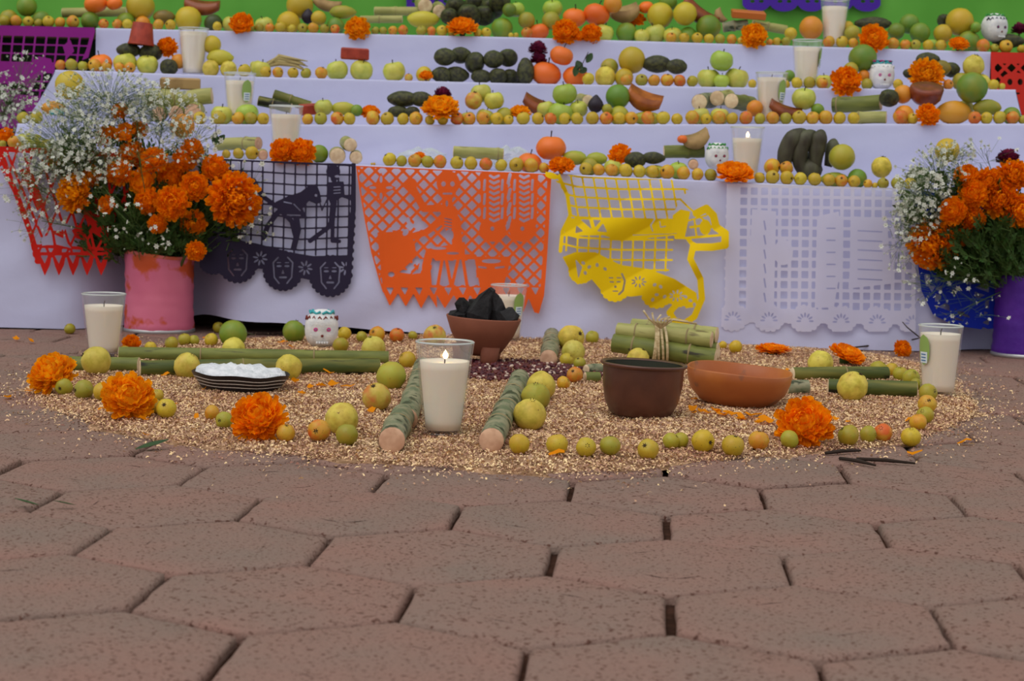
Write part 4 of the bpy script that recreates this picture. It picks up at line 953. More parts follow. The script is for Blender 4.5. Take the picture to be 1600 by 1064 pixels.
# ------------------------------------------------------------------ things on the carpet
def gfruit(kind, col, px, py, w, label, face=None, h=None):
    """px,py: middle of the fruit in the photograph, w its width there"""
    hb = (h or w) / 2
    p = ground(px, py + hb, .008); r = w / 2 * m_per_px(p)
    p = ground(px, py + hb - 1.0, .008); z = saw_z(p.x, p.y); base = push(Vector((p.x, p.y, z)), r * .35)
    return fruit(kind, col, base + Vector((0, 0, r * .93)), r, face, label=label, detail=True, group='guavas on the floor' if kind == 'G' else 'small fruits on the floor')
FRONT = (.1, -1, .1); UPF = (.15, -.35, 1)
GF = [
 ('t', 'g', 109, 509, 18, 'green tejocote against the cloth hem, left of the pink can', None), ('t', 'g', 100, 604, 28, 'green tejocote leaning on the leftmost floor marigold', (-.3, -1, -.1)),
 ('t', 'g', 131, 610, 32, 'pale green tejocote between the two leftmost floor marigolds', (-.6, -.4, 0)), ('t', 'y', 160, 615, 30, 'yellow tejocote touching the second floor marigold from its left', None),
 ('t', 'y', 238, 637, 27, 'yellow tejocote tucked against the second floor marigold from its right', None), ('t', 'y', 260, 640, 32, 'yellow tejocote with dark calyx right of the second floor marigold', (-.1, -.8, .5)),
 ('t', 'y', 246, 619, 20, 'small tejocote behind the pair right of the second floor marigold', None), ('t', 'o', 331, 647, 25, 'orange-yellow tejocote of the pair left of the third floor marigold', (-1, -.4, .2)),
 ('t', 'g', 350, 659, 28, 'green tejocote of the pair left of the third floor marigold', (-.5, -1, .1)), ('t', 'o', 446, 677, 30, 'orange-bottomed tejocote touching the third floor marigold on its right', UPF),
 ('t', 'r', 498, 675, 36, 'orange-red tejocote in front of the large guava left of the canes', (-.2, -1, .1)), ('t', 'g', 542, 681, 36, 'green tejocote in front of the large guava left of the canes', (.3, .5, .6)),
 ('G', 'y', 534, 657, 52, 'large yellow guava behind an orange-red and a green tejocote', (.5, .4, .9)), ('G', 'y', 150, 567, 46, 'brown-speckled pale guava before the left floor candle', (-.8, -.3, .4)),
 ('G', 'y', 292, 573, 42, 'yellow guava with upright dark calyx before the long left cane', (.5, -.25, .95)), ('G', 'y', 451, 576, 42, 'smooth yellow guava between the striped dish and the long cane', (.1, .8, -.3)),
 ('G', 'g', 611, 589, 46, 'greenish guava behind another guava, left of the lit candle', (.4, .3, .8)), ('G', 'r', 588, 622, 46, 'blemished yellow-red guava left of the short grey cane', (-.2, -.5, .8)),
 ('G', 'y', 827, 648, 52, 'nearest big yellow guava right of the middle cane', UPF), ('G', 'g', 836, 622, 46, 'green guava in the middle of three beside the cane', (0, -.4, 1)), ('G', 'y', 845, 606, 46, 'yellow guava furthest back of three beside the cane', (.3, .3, .9)),
 ('t', 'y', 811, 697, 34, 'orange-yellow tejocote at the front edge beside the middle cane end', (.5, .4, .6)), ('t', 'y', 870, 697, 35, 'yellow tejocote in the front row, second right of the cane end', (-.2, .3, .9)), ('t', 'y', 915, 701, 32, 'yellow tejocote in the front row, third right of the cane end', (.1, -.8, .3)),
 ('t', 'g', 953, 700, 33, 'green tejocote with stalk, fourth right of the cane end', (.1, .1, 1)), ('t', 'y', 1012, 701, 34, 'orange-yellow tejocote below the brown pot, fifth right of the cane end', (-.4, -.7, .5)), ('t', 'g', 1048, 691, 27, 'green left half of the touching tejocote pair below the brown pot', None), ('t', 'g', 1063, 690, 26, 'green right half of the touching tejocote pair below the brown pot', None),
 ('t', 'y', 1098, 688, 37, 'largest yellow tejocote of the front row, dark calyx turned right', (.7, -.9, 0)), ('t', 'y', 1145, 692, 36, 'yellow tejocote with calyx up, below the orange clay bowl', (.2, -.2, 1)), ('t', 'o', 1185, 686, 33, 'orange-bottomed tejocote left of the right front marigold', (.05, -.1, 1)), ('t', 'g', 1233, 684, 30, 'brownish tejocote half covered by the right front marigold', None),
 ('t', 'g', 1325, 676, 34, 'olive tejocote right beside the right front marigold', None), ('t', 'g', 1356, 675, 28, 'green tejocote, second right of the right front marigold', (.8, -.6, .1)), ('t', 'r', 1379, 672, 30, 'reddish tejocote, third right of the right front marigold', None), ('t', 'y', 1423, 675, 32, 'yellow tejocote at the right corner of the fruit border', (-.1, -.4, 1)),
 ('t', 'o', 1434, 657, 28, 'orange tejocote just behind the right corner fruit', None), ('t', 'g', 1445, 648, 28, 'green tejocote in the right border, third from the corner', None), ('t', 'o', 1448, 632, 30, 'orange-capped tejocote in the right border before the candle', (0, -.9, .6)), ('t', 'g', 1449, 615, 30, 'green tejocote at the foot of the right floor candle', None),
 ('t', 'g', 1432, 602, 22, 'small green tejocote behind the right floor candle foot', None), ('t', 'g', 1423, 593, 28, 'green tejocote left of the right floor candle', None), ('t', 'g', 1406, 586, 24, 'green tejocote beyond the right cane end', None), ('t', 'y', 1393, 580, 22, 'yellow tejocote behind the right cane end', None), ('t', 'g', 1372, 580, 30, 'olive tejocote half hidden by the right canes', None),
 ('G', 'y', 1331, 606, 48, 'pale yellow guava lying on the right dark cane', (.5, -.2, .9)), ('G', 'y', 1281, 569, 40, 'pale guava behind the right canes, half hidden', (.2, .3, .9)), ('G', 'y', 996, 562, 36, 'yellow guava peeping over the brown pot', (.5, -.1, .9)),
 ('t', 'r', 898, 589, 26, 'red-cheeked tejocote by the purple maize, left of the brown pot', None), ('t', 'o', 880, 601, 22, 'small orange tejocote at the purple maize edge', None), ('t', 'g', 905, 570, 20, 'green tejocote behind the red-cheeked one', None), ('t', 'y', 885, 565, 23, 'yellow tejocote below the back guava pair', None),
 ('G', 'y', 895, 551, 38, 'nearer yellow guava of the back pair beside the short cane', (.2, -.1, 1)), ('G', 'y', 892, 529, 42, 'farther bruised yellow guava of the back pair beside the short cane', (.6, -.6, .4)), ('t', 'g', 925, 528, 22, 'green tejocote right of the back guava pair', None),
 ('t', 'y', 1129, 541, 14, 'small tejocote at the right end of the tied cane bundle', None), ('t', 'y', 1149, 544, 22, 'yellow tejocote right of the tied cane bundle', None),
 ('l', 'g', 364, 523, 44, 'glossy green lime on the floor right of the pink can', None), ('l', 'g', 459, 519, 36, 'green lime just left of the floor sugar skull', None), ('G', 'y', 365, 546, 36, 'yellow guava in front of the glossy green floor lime', None),
 ('t', 'y', 538, 524, 22, 'yellow tejocote right of the floor sugar skull', None), ('t', 'g', 565, 529, 18, 'small olive tejocote before the cloth hem, right of the skull', None), ('t', 'o', 589, 523, 26, 'orange-green tejocote before a small marigold by the hem', None), ('t', 'r', 620, 525, 24, 'red-orange tejocote by the hem, left of the charcoal bowl', None), ('t', 'g', 645, 526, 15, 'tiny green tejocote by the hem, left of the charcoal bowl', None),
 ('G', 'r', 679, 527, 36, 'pinkish guava with dark crown left of the charcoal bowl', (0, -.7, .9)), ('G', 'y', 583, 545, 38, 'yellow guava half hidden behind the long cane', None), ('t', 'g', 532, 541, 26, 'olive tejocote between sugar skull and long cane', None), ('t', 'y', 636, 565, 28, 'yellow tejocote behind the short grey cane', None),
 ('t', 'y', 330, 533, 22, 'yellow tejocote left of the glossy green lime on the floor', None), ('t', 'g', 303, 535, 17, 'small green tejocote, third right of the pink can', None), ('t', 'g', 288, 533, 21, 'green tejocote, second right of the pink can foot', None), ('t', 'g', 268, 537, 22, 'olive tejocote at the pink can foot', None), ('t', 'y', 235, 541, 19, 'yellow tejocote right of the small marigold by the pink can', None), ('t', 'y', 195, 543, 18, 'yellow tejocote just right of the left floor candle', None), ('t', 'g', 341, 507, 18, 'green tejocote in the shade under the cloth hem', None)]
for k_, c_, x_, y_, w_, l_, fc_ in GF: gfruit(k_, c_, x_, y_, w_, l_, fc_)

def gmarigold(px, py, w, h, label, light=False, facing=(0, -.75, .66), lift=0.0, variant=None, open_=False):
    p = ground(px, py + h * .42, .008); r = w / 2 * m_per_px(p) * .97; c = ground(px, py + h * .36, .008)
    hh = h / 2 * m_per_px(p)
    return marigold(push(Vector((c.x, c.y, saw_z(c.x, c.y) + hh * .92 + lift)), .01), r, facing, label, 'marigolds on the floor', light, flatx=min(1.0, h / w * 1.1), variant=variant, open_=open_)
gmarigold(82, 590, 84, 66, 'leftmost large marigold on the floor, petals turned up', True, (-.25, -.6, .75), variant=0)
gmarigold(200, 628, 92, 72, 'large marigold second from the left on the floor', True, (.2, -.7, .6), variant=1)
gmarigold(404, 662, 94, 72, 'large marigold at the front border, left of the guavas', False, (-.1, -.75, .6), variant=2)
gmarigold(1255, 669, 98, 70, 'large marigold at the front border below the orange clay bowl', False, (-.15, -.8, .5), variant=0)
gmarigold(1323, 560, 66, 36, 'flattened marigold behind the right canes', False, (.3, -.3, .9), variant=3)
gmarigold(1207, 549, 60, 20, 'flat heap of marigold petals behind the orange clay bowl', False, (0, -.1, 1), variant=1)
gmarigold(1410, 543, 32, 26, 'small marigold lying by the hem, left of the right candle', False, (.3, -.9, .4), variant=2)
gmarigold(205, 534, 32, 28, 'small marigold behind the left floor candle', False, (0, -.9, .4), variant=2)
gmarigold(594, 516, 30, 18, 'small marigold by the cloth hem, right of the sugar skull', False, (0, -.9, .4), variant=1)

def gcandle(px, py, label, **k):
    p = push(ground(px, py, .006), .029); p.z = saw_z(p.x, p.y) - .0005; return candle(p, label, **k)
gcandle(692, 687, 'large lit candle glass in front, between two canes', fill=.80, lit=True, h=.137, rt=.0425, rb=.0285)
gcandle(162, 553, 'unlit candle glass at the left end, before the pink can', fill=.82, h=.127, rt=.0445, rb=.0315)
gcandle(793, 537, 'unlit candle glass with green sticker behind the charcoal bowl', fill=.82, sticker=-1.0, h=.128)
gcandle(1465, 621, 'unlit candle glass with green sticker at the carpet right edge', fill=.9, sticker=-2.75, h=.128, rt=.040, rb=.0315)

# canes on the floor
def gcane(x0, y0, x1, y1, w, label, **k):
    """centre line ends in the photograph (of the rod lying on the carpet) and its thickness there"""
    a = ground(x0, y0 + w * .3, .01); b = ground(x1, y1 + w * .3, .01); r = w / 2 * (m_per_px(a) + m_per_px(b)) / 2
    a = ground(x0, y0, .008 + r); b = ground(x1, y1, .008 + r); return cane(a, b, r, label, **k)
gcane(95, 567, 217, 571, 23, 'pale green cane piece at the left end, before the left candle', rind=M_CANE, nodes=(.99,))
gcane(219, 575, 592, 573, 26, 'long dark green cane in the left row, nearer one', rind=M_CANED, nodes=(.02, .42, .62))
gcane(186, 553, 607, 559, 22, 'long olive cane behind the nearer one of the left row', rind=M_CANE, nodes=(.3, .72))
def dcane(xa, ya, wa, xb, yb, label, **k):
    """a rod pointing at the camera: near face centre, face width, far end centre"""
    p = ground(xa, ya + wa * .45, .008); r = wa / 2 * m_per_px(p); a = ground(xa, ya, .008 + r * .97); b = ground(xb, yb, .008 + r); return cane(a, b, r, label, **k)
dcane(612, 687, 42, 629, 650, 'short grey-green cane stub facing the camera, left of the lit candle', rind=M_CANEG, nodes=(.5,), end=M_CANEPINK)
dcane(636, 655, 36, 660, 572, 'grey cane behind the short stub, left of the lit candle', rind=M_CANEG, nodes=(.35, .7), end=M_CANEPINK)
dcane(769, 688, 40, 812, 592, 'jointed grey-green cane pointing at the camera right of the lit candle', rind=M_CANEG, nodes=(.18, .42, .68), end=M_CANEPINK)
dcane(858, 560, 28, 862, 524, 'short pale jointed cane beside the back guava pair', rind=M_CANEG, nodes=(.35, .7), end=M_CANEPINK)
gcane(1238, 584, 1386, 584, 22, 'black-stained cane furthest back at the right', rind=M_CANED, nodes=(.55,))
gcane(1294, 604, 1432, 609, 26, 'dark streaked cane nearest the right floor candle', rind=M_CANED, nodes=(.35,))
gcane(1228, 606, 1262, 606, 24, 'grey cane stub touching the orange clay bowl', rind=M_CANEG, nodes=())
gcane(914, 590, 936, 590, 18, 'green cane stub left of the brown pot', rind=M_CANE, nodes=())
gcane(916, 578, 938, 577, 18, 'greyish cane stub behind the green stub, left of the brown pot', rind=M_CANEG, nodes=())
# tied bundle
def bundle():
    A = [((958, 536), (1118, 561), 15, .0), ((985, 553), (1122, 548), 13, .05), ((965, 516), (1112, 531), 13, .02), ((988, 510), (1120, 524), 13, .06)]
    lab = ['nearest olive cane of the tied bundle, sloping down to the right', 'lower back cane of the tied bundle', 'upper front cane of the tied bundle', 'upper back cane of the tied bundle']
    base = ground(1040, 572, .008)
    zs = [(.018, .0), (.018, .045), (.05, .012), (.05, .052)]
    for ((x0, y0), (x1, y1), r, dy), lb, (z, dy2) in zip(A, lab, zs):
        Y = base.y + dy2 + .02; mpp = Y / FPX
        a = atY(x0, y0, Y + .03); b = atY(x1, y1, Y - .03); rr = r * mpp
        for q in (a, b): q.z = max(q.z, .009 + rr)
        cane(a, b, rr, lb, rind=M_CANE if z < .03 else M_CANEP, nodes=(.75, .2), group='canes of the tied bundle')
    e = empty('straw_cord', (atY(1030, 545, base.y + .02)))
    for k in range(5):
        X = (k - 2) * .0055; pts = []
        for i in range(17):
            a = 2 * math.pi * i / 16; pts.append((X + .004 * math.sin(a + k), .022 + math.cos(a) * .054, .0 + math.sin(a) * .044 + .004))
        obj('strand', mesh('strand', *tube(pts, .0028, 6)), M_CORD, e)
    for k in range(7):
        pts = [(0, -.02, .044), (-.008 * (k - 3), -.025, .062), (-.018 * (k - 4), -.02, .055 + .004 * k)]
        obj('strand', mesh('strand', *tube(pts, .0022, 5)), M_CORD, e)
    tag(e, 'pale straw cord knotted around the cane bundle', 'cord')
bundle()

# charcoal burner
def burner():
    p = ground(750, 574, .008); p = push(p, .045); p.y -= .045; e = empty('clay_censer', (p.x, p.y + .045, .009)); mpp = (p.y + .045) / FPX
    R = 59 * mpp; top = .0; H = 74 * mpp
    prof = [(0, .020), (.026, .019), (.040, .026), (.047, .036), (R * .84, H * .66), (R, H), (R * .985, H + .002), (R * .95, H - .001), (R * .8, H * .7), (.03, .04), (0, .036)]
    obj('bowl', mesh('bowl', *lathe(prof, 40)), M_CLAYR, e)
    for k in range(3):
        a = -math.pi / 2 + .45 + k * 2 * math.pi / 3; obj('foot', mesh('foot', *tube([(.040 * math.cos(a), .040 * math.sin(a), .040), (.038 * math.cos(a), .038 * math.sin(a), .015), (.040 * math.cos(a), .040 * math.sin(a), .0)], [.020, .017, .015], 12)), M_CLAYR, e)
    e.rotation_euler = (0, math.radians(3.0), 0)
    tag(e, 'reddish three-footed clay bowl filled with charcoal', 'bowl')
    lab = ['tall pointed charcoal lump in the clay bowl middle', 'jagged charcoal lump left in the clay bowl', 'charcoal lump at the right rim of the clay bowl', 'low charcoal crumb at the left rim of the clay bowl', 'charcoal lump at the back of the clay bowl', 'rough charcoal lump right of the tall one']
    for (dx, dy, dz, sx, sy, sz, ry, rz), lb in zip([(.002, -.012, .016, .030, .018, .042, .3, .3), (-.030, 0, .008, .026, .02, .032, -.7, 1.0), (.050, -.012, .002, .024, .022, .020, .9, .3), (-.046, -.012, .002, .022, .02, .012, .3, 2.0), (.01, .035, .008, .045, .02, .030, .2, .2), (.036, .004, .012, .024, .02, .036, -.45, .8)], lab):
        g = random.Random(int(dx * 1000) + 77)
        v, fs = lathe([(0, -1), (.8, -.9), (1.0, -.2), (.85, .45), (.4, 1.0), (0, 1.12)], 5)
        vs = [((x + g.uniform(-.22, .22)) * sx, (y + g.uniform(-.25, .25)) * sy, (z + g.uniform(-.2, .2)) * sz) for x, y, z in v]
        o = obj('charcoal_lump', mesh('charcoal_lump', vs, fs, False), M_COAL, None, (p.x + dx, p.y + .045 + dy, .009 + H + dz), (0, ry, rz)); tag(o, lb, 'charcoal', 'charcoal lumps in the clay bowl')
burner()
def pot():
    p = push(ground(1000, 658, .008), .045); c = Vector((p.x, p.y, saw_z(p.x, p.y) - .002)); mpp = c.y / FPX; R = 66 * mpp; H = 87 * mpp
    e = empty('clay_pot', c, (0, math.radians(2.2), 0))
    obj('body', mesh('body', *lathe([(0, 0), (R * .55, 0), (R * .74, H * .08), (R * .88, H * .3), (R * .955, H * .62), (R * .965, H * .86), (R * .97, H * .93)], 48)), M_CLAYB, e)
    obj('rim', mesh('rim', *lathe([(R * .97, H * .92), (R * 1.03, H * .95), (R * 1.04, H * .985), (R * 1.0, H), (R * .93, H * .97)], 48)), M_CLAYB, e)
    obj('glazed_inside', mesh('glazed_inside', *lathe([(R * .94, H * .972), (R * .9, H * .6), (R * .7, H * .12), (0, H * .08)], 48)), M_INGLAZE, e)
    tag(e, 'dark brown glazed clay pot with a rolled rim', 'pot')
    p = push(ground(1150, 640, .008), .06); c = Vector((p.x, p.y, saw_z(p.x, p.y) - .004)); mpp = c.y / FPX; R = 83 * mpp; H = 60 * mpp
    e = empty('clay_bowl', c, (math.radians(1.5), math.radians(3.5), 0))
    v, f2 = lathe([(0, 0), (R * .45, .001), (R * .7, H * .14), (R * .9, H * .42), (R * .98, H * .72), (R, H * .97), (R * .985, H), (R * .96, H * .98), (R * .93, H * .7), (R * .8, H * .35), (R * .4, H * .12), (0, H * .1)], 56)
    v = [(x * (1 + .012 * math.sin(2 * math.atan2(y, x))), y, z + .0012 * (z / H) * math.sin(3 * math.atan2(y, x) + 1)) for x, y, z in v]
    obj('body', mesh('body', v, f2), M_CLAYO, e); tag(e, 'wide burnished orange clay bowl with sooty patches', 'bowl')
pot()
def dish():
    p = push(ground(375, 619, .008), .075); c = Vector((p.x, p.y, saw_z(p.x, p.y))); mpp = c.y / FPX; R = 77 * mpp; e = empty('striped_dish', c, (0, math.radians(2), .3)); n = 48
    lv = [(R * .7, 0, 0), (R * .8, .004, 0), (R * .84, .0095, 0), (R * .85, .0108, 1), (R * .89, .0155, 0), (R * .90, .0168, 1), (R * .945, .0215, 0), (R * .953, .0228, 1), (R * .995, .029, 0), (R, .0302, 0), (R * .97, .030, 0), (R * .93, .024, 0)]
    mb = MB()
    for (r0, z0, _), (r1, z1, m1) in zip(lv[:-1], lv[1:]):
        vs = []
        for i in range(n):
            a = 2 * math.pi * i / n; wv = .0018 * math.sin(6 * a)
            vs += [(r0 * math.cos(a), r0 * math.sin(a) * .95, z0 + wv * z0 * 24), (r1 * math.cos(a), r1 * math.sin(a) * .95, z1 + wv * z1 * 24)]
        mb.add(vs, [(2 * i, (2 * i + 2) % (2 * n), (2 * i + 3) % (2 * n), 2 * i + 1) for i in range(n)], m1)
    v, f2 = lathe([(0, 0), (R * .7, 0)], n); mb.add([(x, y * .95, z) for x, y, z in v], f2, 0)
    obj('dish_body', mb.build('dish_body', True, [M_DISHB, M_DISHW]), None, e)
    tag(e, 'shallow black dish with white stripes, heaped with salt', 'dish')
    v, f2 = lathe([(R * .93, .024), (R * .9, .031), (R * .75, .035), (R * .6, .036), (R * .45, .038), (R * .2, .038), (0, .039)], 40)
    v = [(x, y * .95, z + (.006 * fnoise(x * 70, y * 70) + .006 * max(0, min(1, (-x / R - .4) * 2))) * (1 if z > .028 else 0)) for x, y, z in v]
    o = obj('salt_heap', mesh('salt_heap', v, f2), M_SALT, None, c, (0, math.radians(2), 0)); tag(o, 'heap of coarse white salt in the striped dish', 'salt', kind='stuff')
dish()
sk = ground(502, 546, .008); skull(push(Vector((sk.x, sk.y, .008)), .035), .083, 'small sugar skull with pink eyes on the floor, before the hem', [M_BRI, M_TEAL], M_PINK, 0.15)

# loose petals, crumbs, twigs
pv = []
for i in range(4):
    g = random.Random(i); v = []
    for a in range(4):
        for b in (-1, 0, 1): v.append((b * .0042 * (1, 1.2, 1.1, .7)[a], (a - 1.5) * .006, .002 + .002 * math.sin(a * 1.7 + i) + abs(b) * .0015 + g.uniform(0, .001)))
    m_ = mesh('marigold_petal', v, [(a * 3 + b, a * 3 + b + 1, (a + 1) * 3 + b + 1, (a + 1) * 3 + b) for a in range(3) for b in range(2)]); m_.materials.append(M_PETAL); pv.append(m_)
def petal(px, py, s, label, group):
    p = ground(px, py, .012); z = saw_z(p.x, p.y) + .004 if saw_z(p.x, p.y) > 0 else .002
    o = obj('marigold_petal', pv[rnd.randrange(4)], None, None, (p.x, p.y, z), (rnd.uniform(-.3, .3), rnd.uniform(-.3, .3), rnd.uniform(0, 6)), s); tag(o, label, 'petal', group)
for i in range(13):
    q = i / 12; petal(1080 + q * 125 + rnd.uniform(-6, 6), 643 + q * 18 + rnd.uniform(-4, 5), rnd.uniform(1.0, 1.7), 'loose orange petal in the trail below the clay bowl', 'petals below the clay bowl')
for i in range(9): petal(320 + rnd.uniform(0, 110), 588 + rnd.uniform(-4, 6), rnd.uniform(.7, 1.2), 'loose orange petal scattered beside the heap of salt', 'petals by the salt')
for x, y in ((460, 600), (485, 608), (520, 605), (545, 606), (470, 618), (510, 572), (512, 586)): petal(x, y, rnd.uniform(1, 1.6), 'loose orange petal right of the striped dish', 'petals right of the dish')
for i in range(46):
    a = rnd.uniform(0, 6.28); R = float(brad(a)) * math.sqrt(rnd.uniform(.15, 1)); d = Vector((CX + R * math.cos(a), CY + R * math.sin(a), 0))
    z = saw_z(d.x, d.y) + .004
    o = obj('marigold_petal', pv[rnd.randrange(4)], None, None, (d.x, d.y, z), (rnd.uniform(-.4, .4), rnd.uniform(-.4, .4), rnd.uniform(0, 6)), rnd.uniform(.5, 1.1)); tag(o, 'loose orange petal strewn over the wood shavings', 'petal', 'petals strewn over the carpet')
for x, y in ((27, 524), (48, 527), (12, 613), (1508, 683), (1430, 700), (870, 713)): petal(x, y, 1.2, 'loose orange petal on bare pavers beside the carpet', 'petals on the pavers')
for (a, b, lb) in (((1312, 716), (1368, 727), 'dark split twig left of another on the pavers, right front'), ((1338, 717), (1430, 724), 'longer dark twig on the pavers, right front'), ((1290, 708), (1345, 704), 'thin twig below the right front fruit border')):
    p, q = ground(*a, .004), ground(*b, .004); tag(obj('dry_twig', mesh('dry_twig', *tube([p, (p + q) / 2 + Vector((0, .003, .001)), q], [.0025, .003, .0015], 6)), M_TWIG), lb, 'twig', 'twigs on the pavers')
tag(obj('dry_twig', mesh('dry_twig', *tube([ground(1290, 548, .004), ground(1350, 541, .012), ground(1415, 533, .02), atY(1438, 528, 4.1), atY(1418, 512, 4.1), atY(1410, 503, 4.1)], [.002, .002, .0018, .0016, .0014, .001], 6)), M_TWIG), 'long bent twig lying along the cloth hem at the right', 'twig', 'twigs on the pavers')
def leafmesh(L_, W):
    v = []; n = 6
    for i in range(n + 1):
        t = i / n; w_ = W * math.sin(math.pi * min(1, t * .92 + .04)) ** .8
        v += [(-w_, t * L_, .1 * L_ * t * t + w_ * .3), (0, t * L_, .1 * L_ * t * t), (w_, t * L_, .1 * L_ * t * t + w_ * .3)]
    return mesh('leaf', v, [(a * 3 + b, a * 3 + b + 1, (a + 1) * 3 + b + 1, (a + 1) * 3 + b) for a in range(n) for b in range(2)])
for x, y, L_, rz, lb in ((60, 789, .03, 1.4, 'small dark leaf on the pavers at the left'), (118, 789, .025, 1.7, 'dark leaf scrap on the paver before the carpet, left'), (212, 702, .05, -.9, 'green grass tuft leaf in a paver joint at the left'), (400, 532, .06, 1.5, 'crumpled green leaf between the lime and the sugar skull')):
    p = ground(x, y, .003); tag(obj('fallen_leaf', leafmesh(L_, L_ * .16), M_LEAF, None, (p.x, p.y, .003 if y > 600 else .014), (.1, .1, rz)), lb, 'leaf', 'fallen leaves')

